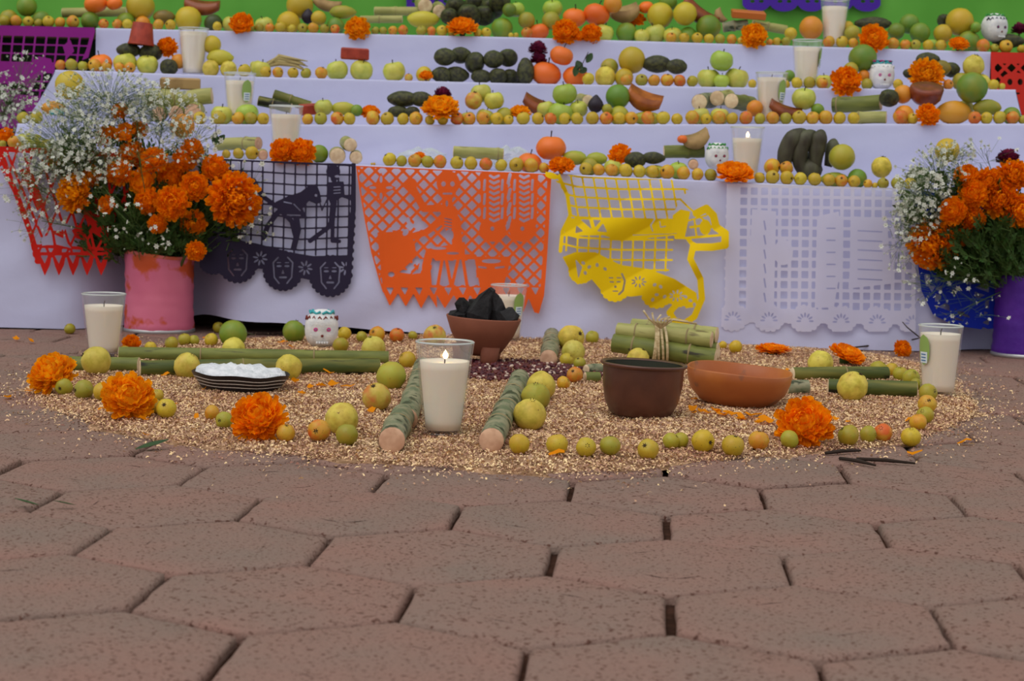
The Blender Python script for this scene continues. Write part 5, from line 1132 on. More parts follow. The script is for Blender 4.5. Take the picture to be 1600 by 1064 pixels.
# ------------------------------------------------------------------ offerings on the tiers
CROP = {'A': (0, 0, 3.94), 'B': (400, 0, 3.94), 'C': (800, 0, 3.94), 'D': (1200, 0, 3.94), 'L': (0, 40, 5.32), 'P': (300, 190, 4.0), 'Q': (700, 190, 4.0), 'R': (1100, 190, 4.0)}
def K(c, x, y): o = CROP[c]; return o[0] + x / o[2], o[1] + y / o[2]
TAB = {
 (4, 'A'): 'tg28,125,65 to100,128,68 ty175,130,62 tg237,133,50 ty298,128,68 to370,133,62 to448,135,74 tr638,145,58 tr722,146,58 ty785,145,60 to975,148,62 ty1050,150,62 ty1338,155,56 tg1545,160,52 '
           'lg165,40,120 ly55,92,110 lg255,100,108 lg555,112,110 ny865,40,170 mo590,22,140 mo705,22,95 lg775,105,110 ny1160,98,158 ld1315,115,112 ub1010,105,130,90 ay1425,128,108 no880,118,90',
 (4, 'B'): 'tg20,165,55 tr85,165,55 ty150,165,65 ty220,165,50 tg287,167,58 to352,168,64 tg422,170,56 tr487,175,55 tg735,178,50 tg783,180,50 to842,180,54 tr905,185,60 tg1018,182,60 tr1080,187,56 ty1145,187,64 ty1208,190,54 ty1365,195,54 ty1418,192,62 ty1570,200,52 '
           'ay50,125,110 ny200,118,140 ny270,35,160 ny385,112,90 ug535,75,160,84 lg490,142,108 uy1030,120,190,105 lg1515,145,130 lg1560,62,84 vd1230,45,110 vd1310,92,120 vd1350,25,110 vd1405,95,110 vd1450,50,120 vd1500,15,110 vd1190,100,90 fd320,100,78',
 (4, 'C'): 'ty25,195,54 tr92,192,64 to980,234,60 ty1060,238,60 ty1140,240,64 ty1212,243,60 tg1280,245,60 to1352,245,60 ty1410,250,46 '
           'ag30,60,96 ly90,125,100 mo165,172,125 mo385,108,140 ag250,55,120 ly240,128,110 mo520,90,160 ay565,192,118 lg705,192,125 mo825,45,90 no620,25,110 ny912,95,155 ny1065,85,140 lg960,15,110 ay880,202,132 ay800,205,92 ay990,187,108 lg1085,187,110 lg1210,168,148',
 (4, 'D'): 'tr10,242,50 ty55,250,60 tg110,255,55 to375,262,68 ty455,268,70 to525,268,60 to770,272,70 to845,265,62 tg908,272,62 ty985,280,62 ty1065,277,66 to1325,285,78 tg1395,290,52 to1465,288,76 ty1560,292,50 '
           'no265,172,140 ny140,207,75 vd645,145,180,84 ly520,207,100 lg790,192,100 lg870,147,120 lg935,202,120 ny1075,207,110 ny1180,135,165 lg1235,232,138 vd1085,125,72 vd1480,252,160,92 lg1280,168,64 ag1005,247,88 ny492,165,70',
 (3, 'A'): 'tr372,392,62 tg440,393,72 tg510,400,60 to582,400,74 to655,402,60 to735,408,60 to800,405,64 mo620,355,140 ay770,368,138 ay908,380,128 vd790,310,120,90 vd925,325,120,112 no1100,378,90 ny1305,275,110 uy1355,355,160,100 Gy1297,412,100 Gy1408,412,100 ty1505,407,76 ay1570,405,60 vd1040,402,90',
 (3, 'B'): 'ty60,440,66 to135,442,64 ty228,442,64 tg308,445,62 to402,448,72 ay30,400,118 ay500,425,130 ay650,428,138 ay850,428,135 ny1035,440,98 vd1165,350,115,108 vd1262,340,108,104 vd1350,385,96,130 vd1465,365,108,110 vd1550,355,100,110 vd1140,450,104,100 vd1235,450,128,106 vd1390,460,108,90 vd1490,455,92,100 vd1565,450,84,100 Gr940,460,50',
 (3, 'C'): 'vd85,420,90,168 vd15,460,90,90 mo305,343,142 mo210,447,180 mo390,452,150 ty470,490,72 Gy575,468,122 ly600,415,108 ny690,470,112 to705,492,68 ny738,370,162 vd890,395,150,110 vd1010,410,110,96 tg798,492,72 to875,497,70 to955,492,76 tr1032,497,72 tg1110,500,66 ay1210,468,135 ag1290,375,138 ay1383,478,140 ag1290,502,96 ty1480,502,52',
 (3, 'D'): 'lg130,468,72 ty110,508,50 ty178,508,66 tg255,508,70 ay345,478,100 to335,512,66 ly510,430,92 lg583,360,168 no590,467,72 ly610,512,70 ty800,512,60 vd985,365,120,84 ub1060,420,130,100 vd1125,430,92,92 to1110,507,60 Gy1265,405,130 ly1190,492,110 Gy1320,477,100 ty1390,517,78 ty1440,522,52 vd870,452,64,60',
 (2, 'A'): 'tg142,728,72 tg222,728,78 ny430,525,175 uo330,665,150,84 ty1230,740,75 ay1365,680,130 ag1520,680,140 ty1345,733,84 to1465,735,75 tg1545,733,75',
 (2, 'B'): 'ty45,727,70 to318,727,66 tg398,730,74 tr500,732,86 ay415,662,110 uy540,668,150,84 lg620,680,72 ty575,733,80 to720,722,84 ty808,733,78 ty905,733,70 vd900,610,155,100 vd1020,610,120,96 vd880,687,110,72 vd960,690,80,70 to985,735,78 ty1070,742,58 ty1150,745,62 tr1237,735,76 to1315,738,72 to1398,740,78 ty1482,738,74 ty1555,742,58 Gr1340,618,105 ay1385,575,125 ay1465,620,120 ay1305,690,92 ay1412,690,110 ly1530,682,110',
 (2, 'C'): 'ty70,730,78 ty160,733,72 tr238,735,72 ty325,740,70 ty400,732,72 ag325,580,145 ay210,672,110 ag300,682,150 ay410,672,110 lg652,595,148 ly585,672,64 ly660,690,120 ug830,690,190,84 ty495,728,78 tr580,733,76 ty660,737,76 to735,730,78 tr837,728,80 ty930,730,80 ty1015,732,66 to1110,724,84 ty1195,735,64 to1275,732,80 ty1355,735,70 tr1440,733,80 tg1525,728,66 ay1160,690,115 ay1280,690,115 no1495,667,100 fd515,640,95',
 (2, 'D'): 'to30,725,76 tg110,725,70 ty193,727,82 to275,727,76 to355,723,82 ty440,727,74 ty527,725,72 ay220,608,145 lg305,677,80 vd745,602,100,110 no830,580,112 no840,668,120 uo1145,682,215,150 ly1215,667,100 ug1350,662,170,104 lg1500,687,108 lg1255,540,185 tr815,720,86 ty890,735,64 tr1272,730,74 ty1345,732,70 ty1425,725,76 tr1505,733,76 tg1568,730,52',
 (1, 'L'): 'tg20,975,62 to120,962,104 ay215,912,150 ly300,970,128 ly385,962,92 no1515,835,200',
 (1, 'P'): 'ty215,195,52 ty290,200,66 ty375,203,80 lg795,185,112 ty1125,200,88 to1140,225,98 ty1235,245,80 tg1310,250,66 to1393,255,80 tg1472,262,74 tr1550,265,80',
 (1, 'Q'): 'ty55,265,78 ty143,268,78 tr237,275,78 ty332,277,72 ty427,280,86 to520,283,86 to600,288,64 mo510,242,150 mo643,165,185 ug790,227,150,90 ug930,232,130,80 ly885,267,108 vd1170,240,110,104 vd1285,227,120,80 ty860,297,76 to943,303,72 to1022,312,76 ay1030,277,112 ty1110,315,80 ly1120,277,72 ty1195,318,76 uy1300,274,150,82 ty1280,322,78 to1370,322,86 ag1440,274,118 to1472,325,80 to1560,330,74',
 (1, 'R'): 'tg42,340,74 ty348,347,66 ty428,350,82 to425,283,98 to515,290,80 ty518,358,82 ty602,365,76 ty692,365,80 ty780,370,76 to858,372,74 ty938,373,72 to1025,372,80 tg1120,382,84 tg1210,388,78 ly862,222,160 ug820,322,170,92 lg960,317,118 Gy1110,285,125 ld1340,320,150 ty1070,348,70 ty1290,372,76 ny1520,180,150'}
ANCH = {4: [(377, 'leftmost marigold'), (558, 'marigold before canes'), (790, 'avocado heap'), (900, 'wide marigold heap'), (1176, 'marigold by grey cane'), (1302, 'candle glass'), (1553, 'sugar skull')],
        3: [(221, 'red clay cup'), (302, 'left candle glass'), (553, 'red sweet block'), (755, 'stacked avocados'), (1055, 'bare avocado pair'), (1258, 'right candle glass'), (1378, 'flower-crowned skull')],
        2: [(375, 'left candle glass'), (686, 'large marigold'), (840, 'brown squash wedge'), (1008, 'orange squash wedge'), (1203, 'right candle glass'), (1447, 'cut candied disc')],
        1: [(456, 'double marigold'), (555, 'three cane ends'), (744, 'pale cane'), (861, 'big top mandarin'), (1115, 'sugar skull'), (1166, 'lit candle'), (1265, 'dark bananas')]}
ORD = ['', 'first', 'second', 'third', 'fourth', 'fifth', 'sixth', 'seventh', 'eighth', 'ninth', 'tenth', 'eleventh', 'twelfth', 'thirteenth', 'fourteenth', 'fifteenth', 'sixteenth', 'seventeenth', 'eighteenth', 'nineteenth', 'twentieth', 'twenty-first', 'twenty-second', 'twenty-third', 'twenty-fourth']
import re as _re
ITEMS = []
for (t, c), s in TAB.items():
    for tok in s.split():
        m_ = _re.match(r'([a-zA-Z])([a-z])(-?\d+),(-?\d+),(\d+)(?:,(\d+))?$', tok)
        k, col, x, y, wd, ht = m_.groups(); px, py = K(c, float(x), float(y)); sc = CROP[c][2]
        wd = float(wd) / sc * {'t': 1.08, 'v': 1.24}.get(k, 1.03); ht = float(ht) / sc if ht else None
        ITEMS.append(dict(t=t, k=k, col=col, px=px, py=py, w=wd, h=ht or wd * {'m': .78, 'a': .9, 'v': .9}.get(k, .95)))
BODY = []      # other bodies on the tiers, filled in below: (t, X, Y, Z, r)
def place_items():
    for it in ITEMS:
        t = it['t']; Yf = TY[t]; r0 = it['w'] / 2 * Yf / FPX
        it['Y'] = Yf + (0.024 if it['k'] == 't' else 0.050 + r0)
        bottom = it['py'] + it['h'] / 2
        X = atY(it['px'], it['py'], it['Y']).x
        edge_py = None
        # resting on the tier or piled on other fruit
        z = atY(it['px'], it['py'], it['Y']).z; hz = it['h'] / 2 * it['Y'] / FPX
        it['rest'] = z - hz - tier_z(t, X) < .016
    def solve(it):
        Y = it['Y']; p = atY(it['px'], it['py'], Y); mp = Y / FPX
        it['r'] = it['w'] / 2 * mp; it['hz'] = it['h'] / 2 * mp
        zt = tier_z(it['t'], p.x) + it['hz'] * .98
        if it['rest']: p.z = zt
        p.z = max(p.z, zt); it['p'] = p
    for it in ITEMS: solve(it)
    for _ in range(60):
        moved = False
        for i, a in enumerate(ITEMS):
            for b in ITEMS[i + 1:]:
                if a['t'] != b['t']: continue
                d = a['p'] - b['p']
                if abs(d.x) > .12: continue
                ra = min(a['r'], a['hz']) ; rb = min(b['r'], b['hz'])
                rr = (ra + rb) * .97
                if d.length >= rr: continue
                if a['k'] == 't' and b['k'] == 't' and a['rest'] and b['rest']:
                    # shrink neighbours in the row a little rather than pushing
                    s = max(.8, d.length / rr)
                    for q in (a, b): q['w'] *= s ** .5; q['h'] *= s ** .5; solve(q)
                    moved = moved or s < .97; continue
                # push the upper / bigger one back
                back = a if (a['p'].z > b['p'].z + .004 or (a['k'] != 't' and b['k'] == 't')) else b
                if a['k'] == 't' and b['k'] != 't': back = b
                o = b if back is a else a
                need = math.sqrt(max(0, rr * rr - d.x ** 2 - d.z ** 2)); ny = o['p'].y + need + .001
                lim = TY[back['t']] + .25 - back['r']
                ny = min(ny, lim)
                if ny > back['Y'] + .0005: back['Y'] = ny; solve(back); moved = True
        if not moved: break
place_items()
# labels: count each kind from the nearest landmark on its tier
cnt = {}
for it in sorted(ITEMS, key=lambda q: q['px']):
    ax, an = min(ANCH[it['t']], key=lambda q: abs(q[0] - it['px'])); side = 'left' if it['px'] < ax else 'right'
    cnt.setdefault((it['t'], it['k'], an, side), []).append(it)
for (t, k, an, side), L_ in cnt.items():
    L_.sort(key=lambda q: q['px'], reverse=(side == 'left'))
    for i, it in enumerate(L_):
        art = f"{NOUN[k]}" 
        it['label'] = f"{CNAME[(k, it['col'])]} {NOUN[k]} on the {TNAME[t]} tier, {ORD[i + 1]} {NOUN[k]} {side} of the {an}"
ME_STALK2 = ME_STALK
for it in ITEMS:
    k = it['k']; ax = None
    if k == 't': ax = (rnd.uniform(-.8, .8), rnd.uniform(-1, .4), rnd.uniform(-.1, 1))
    if k in 'am': ax = (rnd.uniform(-.3, .3), rnd.uniform(-.35, .2), 1)
    if k == 'f': ax = (.05, 0, 1)
    if k == 'G': ax = (rnd.uniform(-.3, .3), rnd.uniform(-.5, .3), 1)
    w_, h_ = it['r'], it['hz']
    if k in 'vu':
        o = fruit(k, it['col'], it['p'], 1.0, (0, 0, 1), label=it['label'], group=f"{NOUN[k]}s on the {TNAME[it['t']]} tier")
        if h_ > w_ * 1.15: o.rotation_euler = (rnd.uniform(-.2, .2), rnd.uniform(-.25, .25), 0); o.scale = (w_, w_, h_ / (1.32 if k == 'v' else 1))
        elif w_ > h_ * 1.2: o.rotation_euler = (0, math.pi / 2 * rnd.choice((-1, 1)), rnd.uniform(-.2, .2)); o.scale = (h_, h_ * 1.02, w_ / (1.32 if k == 'v' else 1.0))
        else: o.rotation_euler = (math.pi / 2 - .25, 0, rnd.uniform(-.4, .4)); o.scale = (w_, h_, h_ * 1.05)
    else:
        o = fruit(k, it['col'], it['p'], it['r'], ax, label=it['label'], group=f"{NOUN[k]}s on the {TNAME[it['t']]} tier")
        if k in 'alnmG': o.scale = (w_, w_, w_)
        if k in 'am' and it['w'] > 24: obj('stalk', ME_STALK, None, o, (0, 0, .62 if k == 'a' else .7))
        if k == 'G' and it['px'] > 1370 and it['t'] == 1: obj('calyx', ME_CALYX, None, o, (0, 0, .97), None, 1.2)

# candles on the tiers
def tcandle(t, px, top_py, label, dy=.10, h=.130, **k):
    Y = TY[t] + dy; p = atY(px, 200, Y); p.z = tier_z(t, p.x) + .0005; X = p.x
    # slide along the tier so that the glass stands under its place
    tp = atY(px, top_py + h * FPX / Y, Y); p.x = tp.x
    return candle(p, label, h=h, group='candle glasses on the tiers', rt=.040, rb=.0295, **k)
tcandle(1, 446, 167, 'candle glass on the lowest tier behind the double marigold', fill=.85)
tcandle(1, 1165, 199, 'lit candle glass on the lowest tier beside the sugar skull', fill=.8, lit=True)
tcandle(2, 374, 110, 'candle glass with green sticker on the second tier, left half', fill=.86, sticker=-1.0)
tcandle(2, 1203, 112, 'candle glass with green sticker on the second tier, right half', fill=.92, sticker=-1.0)
tcandle(3, 302, 36, 'candle glass on the third tier, left half, beside a marigold', fill=.94, h=.126)
tcandle(3, 1259, 56, 'scuffed candle glass on the third tier, right half', fill=.86, sticker=-.5)
tcandle(4, 1302, -8, 'tall candle glass on the top tier before the green wall', fill=.86, h=.138)
# skulls
def tskull(t, c, x, y, w_, label, dy, **k):
    px, py = K(c, x, y); Y = TY[t] + dy; p = atY(px, py, Y); h = w_ / CROP[c][2] * Y / FPX * 1.04; p.z = max(tier_z(t, p.x), p.z - h / 2); return skull(p, h, label, **k)
tskull(1, 'R', 80, 215, 160, 'sugar skull with green icing on the lowest tier', .105, icing=[M_GRI, M_GRI], eyes=M_BRI, yaw=.25)
tskull(3, 'D', 700, 480, 168, 'sugar skull crowned with pink and teal flowers, third tier', .07, icing=[M_SUGAR, M_TEAL], eyes=M_PINK, yaw=.1, crown=[M_PINK, M_TEAL])
tskull(4, 'D', 1395, 170, 165, 'sugar skull with a dark icing line on the top tier', .09, icing=[M_BLK, M_GRI], eyes=M_BLK, yaw=.5)
# marigolds on tiers
def tmar(t, c, x, y, w_, h_, label, dy=.012, facing=(0, -.9, .35), light=False, variant=None, open_=False):
    px, py = K(c, x, y); Y = TY[t] + dy; p = atY(px, py, Y); r = w_ / CROP[c][2] / 2 * Y / FPX
    p.z = max(p.z, tier_z(t, p.x) - r * .2)
    if h_ / w_ < .68 and facing == (0, -.9, .35): facing = (0, -.5, .85); p.y += .01
    return marigold(p, r, facing, label, 'marigolds on the tiers', light, flatx=min(1, h_ / w_ * 1.15), variant=variant, open_=open_)
tmar(4, 'A', 1485, 145, 150, 110, 'leftmost marigold of the top tier', .0)
tmar(4, 'B', 625, 175, 160, 120, 'marigold on the top tier in front of the pale canes', .0, light=True)
tmar(4, 'B', 1270, 165, 190, 110, 'marigold on the top tier in front of the avocado heap', .0, variant=1)
tmar(4, 'C', 330, 195, 170, 140, 'left marigold of the wide heap on the top tier', .0)
tmar(4, 'C', 490, 205, 130, 110, 'right marigold of the wide heap on the top tier', .002)
tmar(4, 'C', 420, 225, 120, 80, 'lower middle marigold of the wide heap on the top tier', -.006)
tmar(4, 'C', 755, 118, 140, 70, 'red-orange flower among the limes of the top tier', .16, facing=(0, -.6, .8))
tmar(4, 'C', 1490, 220, 170, 130, 'marigold on the top tier in front of the orange squash slice', .0, light=True)
tmar(4, 'D', 650, 240, 190, 140, 'ragged marigold on the top tier right of the candle glass', .0)
tmar(4, 'D', 1180, 270, 130, 84, 'small marigold on the top tier left of the sugar skull', .0)
tmar(3, 'A', 1030, 290, 130, 130, 'marigold on the third tier left of the left candle glass', .12)
tmar(3, 'B', 1045, 465, 90, 60, 'small marigold left of the stacked avocados', .01)
tmar(3, 'D', 480, 500, 200, 165, 'large marigold on the third tier left of the crowned skull', -.01)
tmar(3, 'D', 975, 462, 220, 150, 'broad marigold on the third tier above the candied disc', .02, light=True)
tmar(2, 'B', 700, 690, 130, 80, 'small marigold on the second tier left of the flat avocados', .07)
tmar(2, 'B', 1135, 665, 245, 150, 'large marigold on the second tier before a maroon flower', .005, light=True)
tmar(2, 'C', 50, 690, 140, 76, 'marigold on the second tier left of the stacked green apples', .06, light=True)
tmar(2, 'D', 985, 705, 150, 112, 'marigold on the second tier below the cut candied disc', .0)
tmar(1, 'L', 50, 905, 130, 95, 'marigold at the left end of the lowest tier', .05)
tmar(1, 'P', 565, 185, 170, 155, 'left marigold of the double one on the lowest tier', .0, variant=1)
tmar(1, 'P', 685, 190, 185, 150, 'right marigold of the double one on the lowest tier', .0, variant=0)
tmar(1, 'P', 1420, 215, 80, 50, 'small marigold behind the row, before the plastic bag', .06)
tmar(1, 'Q', 710, 275, 170, 95, 'marigold on the lowest tier under the big top mandarin', .0)
tmar(1, 'Q', 1075, 205, 150, 100, 'ragged marigold on the lowest tier beside the avocados', .10, variant=3, facing=(-.2, -.8, .5))
tmar(1, 'R', 195, 322, 255, 130, 'wide marigold on the lowest tier before the lit candle', -.004, variant=3)
def pz(t, c, x, y, dy): px, py = K(c, x, y); return atY(px, py, TY[t] + dy)
cockscomb(pz(4, 'D', 1548, 180, .13), .024, 'dark maroon flower right of the top tier skull')
cockscomb(pz(3, 'C', 160, 300, .10), .026, 'tall maroon cockscomb between avocados and mandarins, third tier')
cockscomb(pz(3, 'C', 165, 365, .10), .024, 'lower maroon cockscomb behind the large mandarin, third tier')
cockscomb(pz(2, 'B', 1150, 585, .085), .026, 'maroon flower behind the large marigold of the second tier')
# canes on tiers
def tcane(t, c, x0, y0, x1, y1, w_, label, dy=.12, dd=0.0, rind=None, nodes=(.45,), end=None):
    a = pz(t, c, x0, y0, dy); b = pz(t, c, x1, y1, dy + dd); r = w_ / CROP[c][2] / 2 * a.y / FPX
    for q in (a, b): q.z = max(q.z, tier_z(t, q.x) + r)
    return cane(a, b, r, label, rind=rind, nodes=nodes, end=end, group=f'canes on the {TNAME[t]} tier')
tcane(4, 'A', 385, 78, 780, 72, 58, 'pale cane lying on the top tier at the left', .17, rind=M_CANEP)
tcane(4, 'B', 730, 68, 1020, 72, 55, 'upper pale cane behind the top tier marigold', .2, rind=M_CANEP)
tcane(4, 'B', 645, 120, 900, 118, 46, 'lower pale cane behind the top tier marigold', .16, rind=M_CANEP)
tcane(4, 'B', 1045, 38, 1020, 20, 90, 'upper left round cane end on the top tier', .13, .12, rind=M_CANEP, nodes=())
tcane(4, 'B', 1132, 68, 1120, 50, 82, 'lower right round cane end on the top tier', .12, .12, rind=M_CANEP, nodes=())
tcane(4, 'C', 1300, 168, 1450, 150, 62, 'short grey cane on the top tier beside the limes', .12, rind=M_CANEG)
tcane(4, 'C', 1480, 150, 1690, 185, 56, 'pale cane stub under the orange squash slice', .15, rind=M_CANEP)
tcane(2, 'A', 905, 600, 1080, 605, 108, 'left thick pale cane piece behind the left bouquet', .13, rind=M_CANEP, nodes=(.95,))
tcane(2, 'A', 1085, 612, 1305, 592, 100, 'right thick pale cane piece on the second tier', .13, rind=M_CANEP, nodes=(.02,))
for x, y, w_, lb in ((1190, 688, 104, 'rightmost'), (1083, 700, 92, 'middle'), (975, 705, 92, 'leftmost')): tcane(2, 'A', x, y, x + 20, y - 10, w_, f'{lb} of three cane ends beside the left bouquet', .05, .07, rind=M_CANEP, nodes=(), end=M_CANEPINK)
tcane(2, 'B', 15, 620, 215, 665, 62, 'lower dark cane sloping behind the second tier apples', .10, rind=M_CANED)
tcane(2, 'B', 110, 585, 335, 655, 66, 'upper dark cane sloping behind the second tier apples', .15, rind=M_CANED)
tcane(2, 'C', 1150, 628, 1230, 615, 98, 'left round cane end of three beside the right candle', .11, .13, rind=M_CANEG, nodes=())
tcane(2, 'C', 1262, 608, 1330, 595, 92, 'middle round cane end of three beside the right candle', .12, .12, rind=M_CANEP, nodes=())
tcane(2, 'C', 1353, 622, 1470, 640, 92, 'right round cane end of three beside the right candle', .10, .12, rind=M_CANE, nodes=(.6,))
tcane(2, 'C', 470, 622, 420, 610, 72, 'white cane end beside the dark fig', .10, .12, rind=M_CANEP, nodes=())
tcane(2, 'D', 695, 632, 400, 648, 96, 'upper thick cane left of the cut candied disc', .12, .05, rind=M_CANE, nodes=(.9,))
tcane(2, 'D', 728, 722, 540, 725, 74, 'lower thick cane left of the cut candied disc', .05, .02, rind=M_CANEP, nodes=(.9,))
tcane(1, 'P', 415, 135, 165, 142, 80, 'pale green cane on the lowest tier right of the left bouquet', .13, .06, rind=M_CANEP, nodes=(.3,), end=M_CANEPINK)
tcane(1, 'P', 445, 208, 440, 200, 64, 'stubby cane end left of the double marigold', .03, .05, rind=M_CANEP, nodes=(), end=M_CANEPINK)
tcane(1, 'P', 910, 216, 905, 205, 100, 'largest round cane end right of the lime, lowest tier', .012, .14, rind=M_CANEP, nodes=())
tcane(1, 'P', 1025, 228, 1022, 215, 80, 'smaller round cane end right of the largest one', .02, .14, rind=M_CANEP, nodes=())
tcane(1, 'P', 990, 148, 960, 130, 84, 'top round cane end of three, an orange petal on it', .02, .14, rind=M_CANEP, nodes=())
tcane(1, 'Q', 35, 188, 345, 205, 74, 'pale cane lying behind the row in the middle of the lowest tier', .09, rind=M_CANEP, nodes=(.9,))
tcane(1, 'Q', 1350, 190, 1600, 185, 80, 'green jointed cane behind the sugar skull, lowest tier', .16, rind=M_CANE, nodes=(.6,))
tcane(1, 'Q', 1535, 268, 1530, 262, 64, 'small cane end left of the sugar skull, lowest tier', .06, .08, rind=M_CANEG, nodes=(), end=M_CANEPINK)
# sweets
def tw(t, c, x, y, w_, h_, label, m, dy=.09, kind='wedge', rot=(0, 0, 0), dp=.7):
    p = pz(t, c, x, y, dy); mp = p.y / FPX / CROP[c][2]; return wedge(p, (w_ * mp, h_ * mp * (1 if kind == 'disc' else dp), h_ * mp) if kind != 'disc' else (w_ * mp, w_ * mp * .9, h_ * mp), label, m, rot, kind)
tw(4, 'A', 1245, 22, 210, 100, 'brown squash wedge among the top tier fruit, left', M_CANDY, .12, rot=(.3, .1, 0))
tw(4, 'C', 690, 62, 175, 110, 'honey-coloured sweet wedge among the top tier limes', M_CANDYT, .13, rot=(.4, -.2, .2))
tw(4, 'C', 1165, 62, 240, 110, 'long brown squash wedge on the top tier beside the limes', M_CANDY, .14, rot=(.2, .6, 0))
tw(4, 'C', 1290, 92, 90, 60, 'tan end of a squash wedge on the top tier', M_CANDYT, .16, rot=(0, 1.0, 0))
tw(4, 'C', 1455, 90, 205, 44, 'flat orange squash slice behind the top tier marigold', mat('orange_sweet', lin((196, 108, 46)), .4), .11, 'slab', rot=(.25, .05, 0), dp=2.0)
tw(4, 'B', 440, 12, 170, 80, 'tan bread-like sweet at the left of the green wall gap', M_CANDYT, .14, rot=(0, .2, 0))
tw(3, 'B', 608, 332, 172, 72, 'red fruit-paste block lying on two apples', M_CANDYR, .085, 'slab', rot=(.05, .03, .05))
tw(2, 'A', 1110, 515, 240, 70, 'brown squash slab with red edge on the thick canes', M_CANDYT, .15, 'slab', rot=(.1, 0, .1))
tw(2, 'B', 340, 672, 150, 66, 'red fruit-paste piece behind the second tier row', M_CANDYR, .09, 'slab', rot=(.2, -.1, .2))
tw(2, 'C', 165, 632, 190, 100, 'brown squash wedge left of the stacked green apples', M_CANDY, .13, rot=(.4, .35, 0))
tw(2, 'C', 820, 592, 215, 125, 'orange-brown squash wedge leaning on the green lime', mat('amber_sweet', lin((190, 108, 40)), .35, color2=lin((150, 78, 30)), scale=30, spec=.5), .10, rot=(.5, .35, 0))
tw(2, 'D', 975, 580, 208, 110, 'brown-red cut candied disc on the second tier', mat('brown_sweet', lin((136, 62, 34)), .35, color2=lin((110, 46, 24)), scale=40, spec=.5), .085, 'disc', rot=(.45, 0, 0))
tw(2, 'D', 110, 665, 200, 90, 'dry brown husk piece before the right candle, second tier', M_CANDY, .06, rot=(.3, .3, 0))
tw(1, 'Q', 1545, 92, 165, 115, 'tan pointed sweet on the cane above the sugar skull', M_CANDYT, .14, rot=(.2, -.35, 0))
p = pz(1, 'Q', 1465, 110, .13); o = fruit('m', 'o', p, .0125, (0, 0, 1), label='small round orange fruit beside the tan pointed sweet')
# clay cup upside down
p = pz(3, 'A', 868, 275, .10); mp = p.y / FPX / 3.94; e = empty('clay_cup', p, (0, .08, 0))
obj('cup_wall', mesh('cup_wall', *lathe([(.068 * 0 + 78 * mp, 0), (60 * mp, 128 * mp), (56 * mp, 133 * mp), (0, 133 * mp)], 28)), M_CANDYR, e); obj('cup_lip', mesh('cup_lip', *lathe([(76 * mp, -3 * mp), (81 * mp, 0), (80 * mp, 8 * mp), (76 * mp, 8 * mp)], 28)), M_CANDYR, e)
tag(e, 'upturned red clay cup resting on avocados, third tier', 'cup')
# husks
e = empty('dry_husk', pz(3, 'B', 190, 385, .12))
for k in range(7):
    obj('strand', mesh('strand', *tube([(-.055, .004 * (k % 3), -.012 + .005 * (k % 3)), (-.02, .004 * (k % 2), -.004 + .0035 * k), (.02, .003 * (k % 3), -.008 + .003 * k), (.055 - .006 * (k % 3), 0, -.022 + .0045 * k)], [.003, .006, .004, .0015], 6)), M_HUSK, e)
tag(e, 'pale dried corn husk bundle behind the third tier row', 'husk')
# leafy sprig with mandarins on tier three
e = empty('leafy_sprig', pz(3, 'C', 430, 400, .035)); obj('twig', mesh('twig', *tube([(-.012, 0, -.012), (0, 0, .0), (.016, 0, .034)], .0012, 6)), M_TWIG, e)
for dx, dz, rx, ry in ((-.018, -.03, 1.4, .2), (.002, -.012, 1.1, -.6), (.012, .006, 1.2, .5), (-.006, -.02, .8, 1.0)): obj('leaf', leafmesh(.03, .009), M_LEAF, e, (dx, 0, dz), (rx, ry, 0))
tag(e, 'green leafy sprig on the mandarins of the third tier', 'sprig')
e = empty('leafy_sprig', pz(1, 'P', 140, 110, .06)); obj('twig', mesh('twig', *tube([(0, 0, -.005), (.002, 0, .012), (.004, 0, .034)], .001, 6)), M_TWIG, e)
for dx, dz, rx, ry in ((0, -.014, 1.5, .1), (.004, -.012, 1.3, .7)): obj('leaf', leafmesh(.03, .008), M_LEAF, e, (dx, 0, dz), (rx, ry, 0))
tag(e, 'single green leaf on a stalk right of the left bouquet', 'sprig')
# banana bunch
def bananas():
    Y = TY[1] + .10; e = empty('banana_bunch', atY(*K('R', 640, 330), Y)); o0 = e.location
    for pts, rr in (([(530, 320), (505, 250), (525, 160), (570, 90), (630, 62)], 52), ([(620, 325), (595, 250), (605, 160), (640, 95), (690, 72)], 50), ([(700, 300), (700, 225), (710, 145), (725, 95), (735, 66)], 50), ([(775, 280), (795, 205), (805, 155), (812, 118)], 42), ([(655, 330), (655, 265), (665, 200)], 44)):
        q = [atY(*K('R', x, y), Y + (.0 if rr > 45 else .02) + (.02 if i == len(pts) - 1 else 0)) - o0 for i, (x, y) in enumerate(pts)]
        # smooth
        fine = []
        for i in range(len(q) - 1):
            p0 = q[max(0, i - 1)]; p1 = q[i]; p2 = q[i + 1]; p3 = q[min(len(q) - 1, i + 2)]
            for s in range(5):
                t = s / 5; fine.append(.5 * ((2 * p1) + (-p0 + p2) * t + (2 * p0 - 5 * p1 + 4 * p2 - p3) * t * t + (-p0 + 3 * p1 - 3 * p2 + p3) * t ** 3))
        fine.append(q[-1]); n = len(fine); R = rr / 4 * Y / FPX
        rad = [R * 1.05 * min(1, .55 + i / n * 1.2) * min(1, .35 + 2.2 * (n - 1 - i) / n) for i in range(n)]
        obj('banana', mesh('banana', *tube(fine, rad, 12)), M_BANANA, e)
    v, f2 = lathe(sphere_prof(.03, .026, 6), 12); obj('stem_end', mesh('stem_end', v, f2), M_BANANA, e, (.01, .01, .012))
    tag(e, 'bunch of dark overripe bananas standing on the lowest tier', 'bananas')
bananas()
